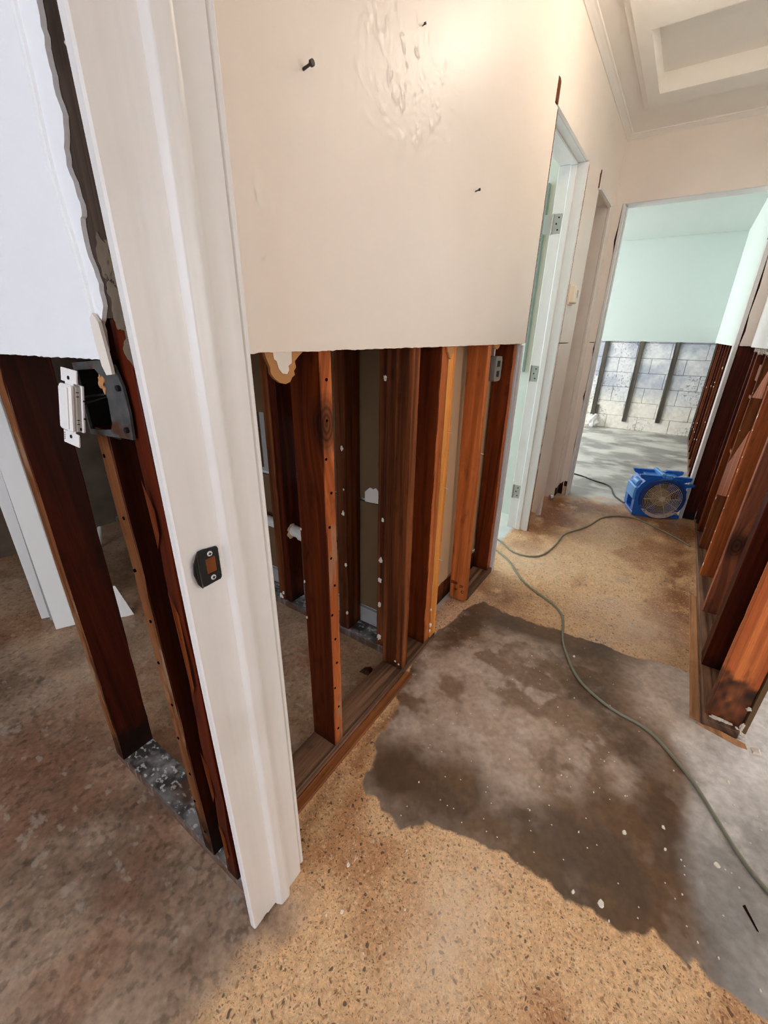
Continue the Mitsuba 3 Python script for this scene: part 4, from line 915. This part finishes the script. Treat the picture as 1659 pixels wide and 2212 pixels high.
add('power_cord', tube(CC, 0.0055, 8), 'cord_black', 'thin black power cord running from the blue fan into the back room', 'cord', smooth=True)
CR = 0.0052
A = [(0.62, 0.90), (0.503, 0.99), (0.471, 1.018), (0.438, 1.054), (0.403, 1.108), (0.364, 1.176), (0.325, 1.24), (0.275, 1.298), (0.228, 1.346), (0.178, 1.376), (0.111, 1.388), (0.03, 1.42), (-0.046, 1.477), (-0.113, 1.586), (-0.153, 1.682), (-0.174, 1.784), (-0.21, 1.888), (-0.282, 1.954), (-0.381, 2.012), (-0.486, 2.107), (-0.58, 2.23), (-0.66, 2.30), (-0.80, 2.38)]
B = [(-0.82, 2.47), (-0.709, 2.456), (-0.633, 2.385), (-0.55, 2.356), (-0.463, 2.398), (-0.421, 2.508), (-0.404, 2.676), (-0.393, 2.828), (-0.33, 2.965), (-0.268, 3.135), (-0.228, 3.286), (-0.13, 3.40), (-0.04, 3.43), (0.08, 3.36), (0.22, 3.24), (0.32, 3.12)]
add('extension_cord', tube([(x, y, CR) for x, y in A], CR, 10), 'cord_green', 'grey green extension cord snaking over the dark mortar patch', 'cord', smooth=True)
add('extension_cord', tube([(x, y, 0.005) for x, y in B], 0.005, 10), 'cord_green', 'grey green cord curving from the bathroom doorway towards the blue fan', 'cord', smooth=True)

# paint and plaster chips on the floor
CH = [(-0.09, 1.609), (-0.083, 1.294), (-0.043, 1.374), (-0.264, 1.33), (-0.239, 1.508), (0.08, 1.033), (0.169, 0.962), (0.257, 1.04), (0.264, 0.979), (0.3, 0.974), (0.377, 1.014), (0.081, 0.742), (0.14, 0.755), (0.162, 0.73), (0.333, 0.803), (0.371, 0.798), (0.418, 1.305),
      (0.42, 0.985), (0.426, 1.227), (-0.301, 0.585), (-0.408, 0.473), (-0.361, 0.391), (-0.387, 0.365), (0.303, 0.888), (0.159, 1.075), (-0.163, 0.993), (0.065, 0.892), (-0.063, 0.873), (-0.012, 1.033), (0.091, 1.16), (0.277, 1.251), (-0.003, 1.104), (0.441, 0.786), (-0.241, 0.479), (-0.277, 0.362), (-0.365, 0.762), (-0.059, 0.957)]
BIG = {0: 8, 5: 3, 6: 8, 7: 7, 8: 5, 10: 10, 11: 6, 12: 11, 16: 6, 20: 6, 21: 6, 4: 4}
rc = random.Random(21)
CL_ = {0: 'cream paint chip just right of the cord at the far end of the dark patch', 6: 'round cream paint chip in the middle of the dark patch, left of the cord', 10: 'large white paint chip on the grey floor right of the cord', 7: 'cream paint chip on the patch close to the left side of the cord',
       12: 'biggest cream paint chip, at the near edge of the dark patch', 11: 'small cream paint chip just left of the biggest chip on the dark patch', 16: 'white paint chip on the grey floor in front of the orange end stud', 20: 'cream paint chip on the terrazzo right of the foot of the jamb',
       21: 'cream paint chip on the terrazzo in front of the jamb foot, left of two', 4: 'dark edged paint chip near the upper left of the dark patch', 8: 'cream paint chip at the border of the dark patch and the grey floor', 14: 'cream paint chip on the grey floor near the lower right corner'}
for i, (x, y) in enumerate(CH):
    r = BIG.get(i, 3.2) * 1e-3
    pts = []
    for k in range(7):
        a = k * 2 * math.pi / 7 + rc.uniform(-0.3, 0.3); q = r * rc.uniform(0.7, 1.15)
        pts += [(x + 0.75 * q * math.cos(a), y + q * math.sin(a), 0.0), (x + 0.6 * q * math.cos(a), y + 0.8 * q * math.sin(a), 0.0025)]
    add('paint_chip', trimesh.convex.convex_hull(np.array(pts)), 'plaster_chip', CL_.get(i, 'tiny cream speck of paint on the hall floor'), 'paint chip', 'paint chips scattered on the hall floor')
add('plaster_flake', trimesh.convex.convex_hull(np.array([(0.49, 1.470, 0), (0.515, 1.478, 0), (0.512, 1.505, 0), (0.487, 1.498, 0), (0.492, 1.475, 0.004), (0.510, 1.480, 0.004), (0.508, 1.500, 0.004)])), 'plaster_white', 'square white plaster flake on the grey floor right of the orange end stud', 'plaster flake')
add('wood_splinter', trimesh.convex.convex_hull(np.array([(0.424, 0.945, 0.0), (0.428, 0.948, 0.004), (0.431, 0.945, 0.0), (0.447, 0.905, 0.0), (0.449, 0.905, 0.003), (0.451, 0.905, 0)])), 'wood_dark', 'thin dark wood splinter on the grey floor at the right edge', 'wood splinter')
add('foil_ball', lump((-0.64, 3.46, 0.022), (0.022, 0.022, 0.022), 5, 2, 0.5), 'foil', 'crumpled ball of silver foil at the foot of the closet opening', 'foil ball')
add('plastic_wrap', lump((-0.91, YB - 0.10, 0.10), (0.07, 0.04, 0.10), 8, 3, 0.6), 'plastic_white', 'crumpled white plastic at the left corner of the back room', 'plastic wrap')
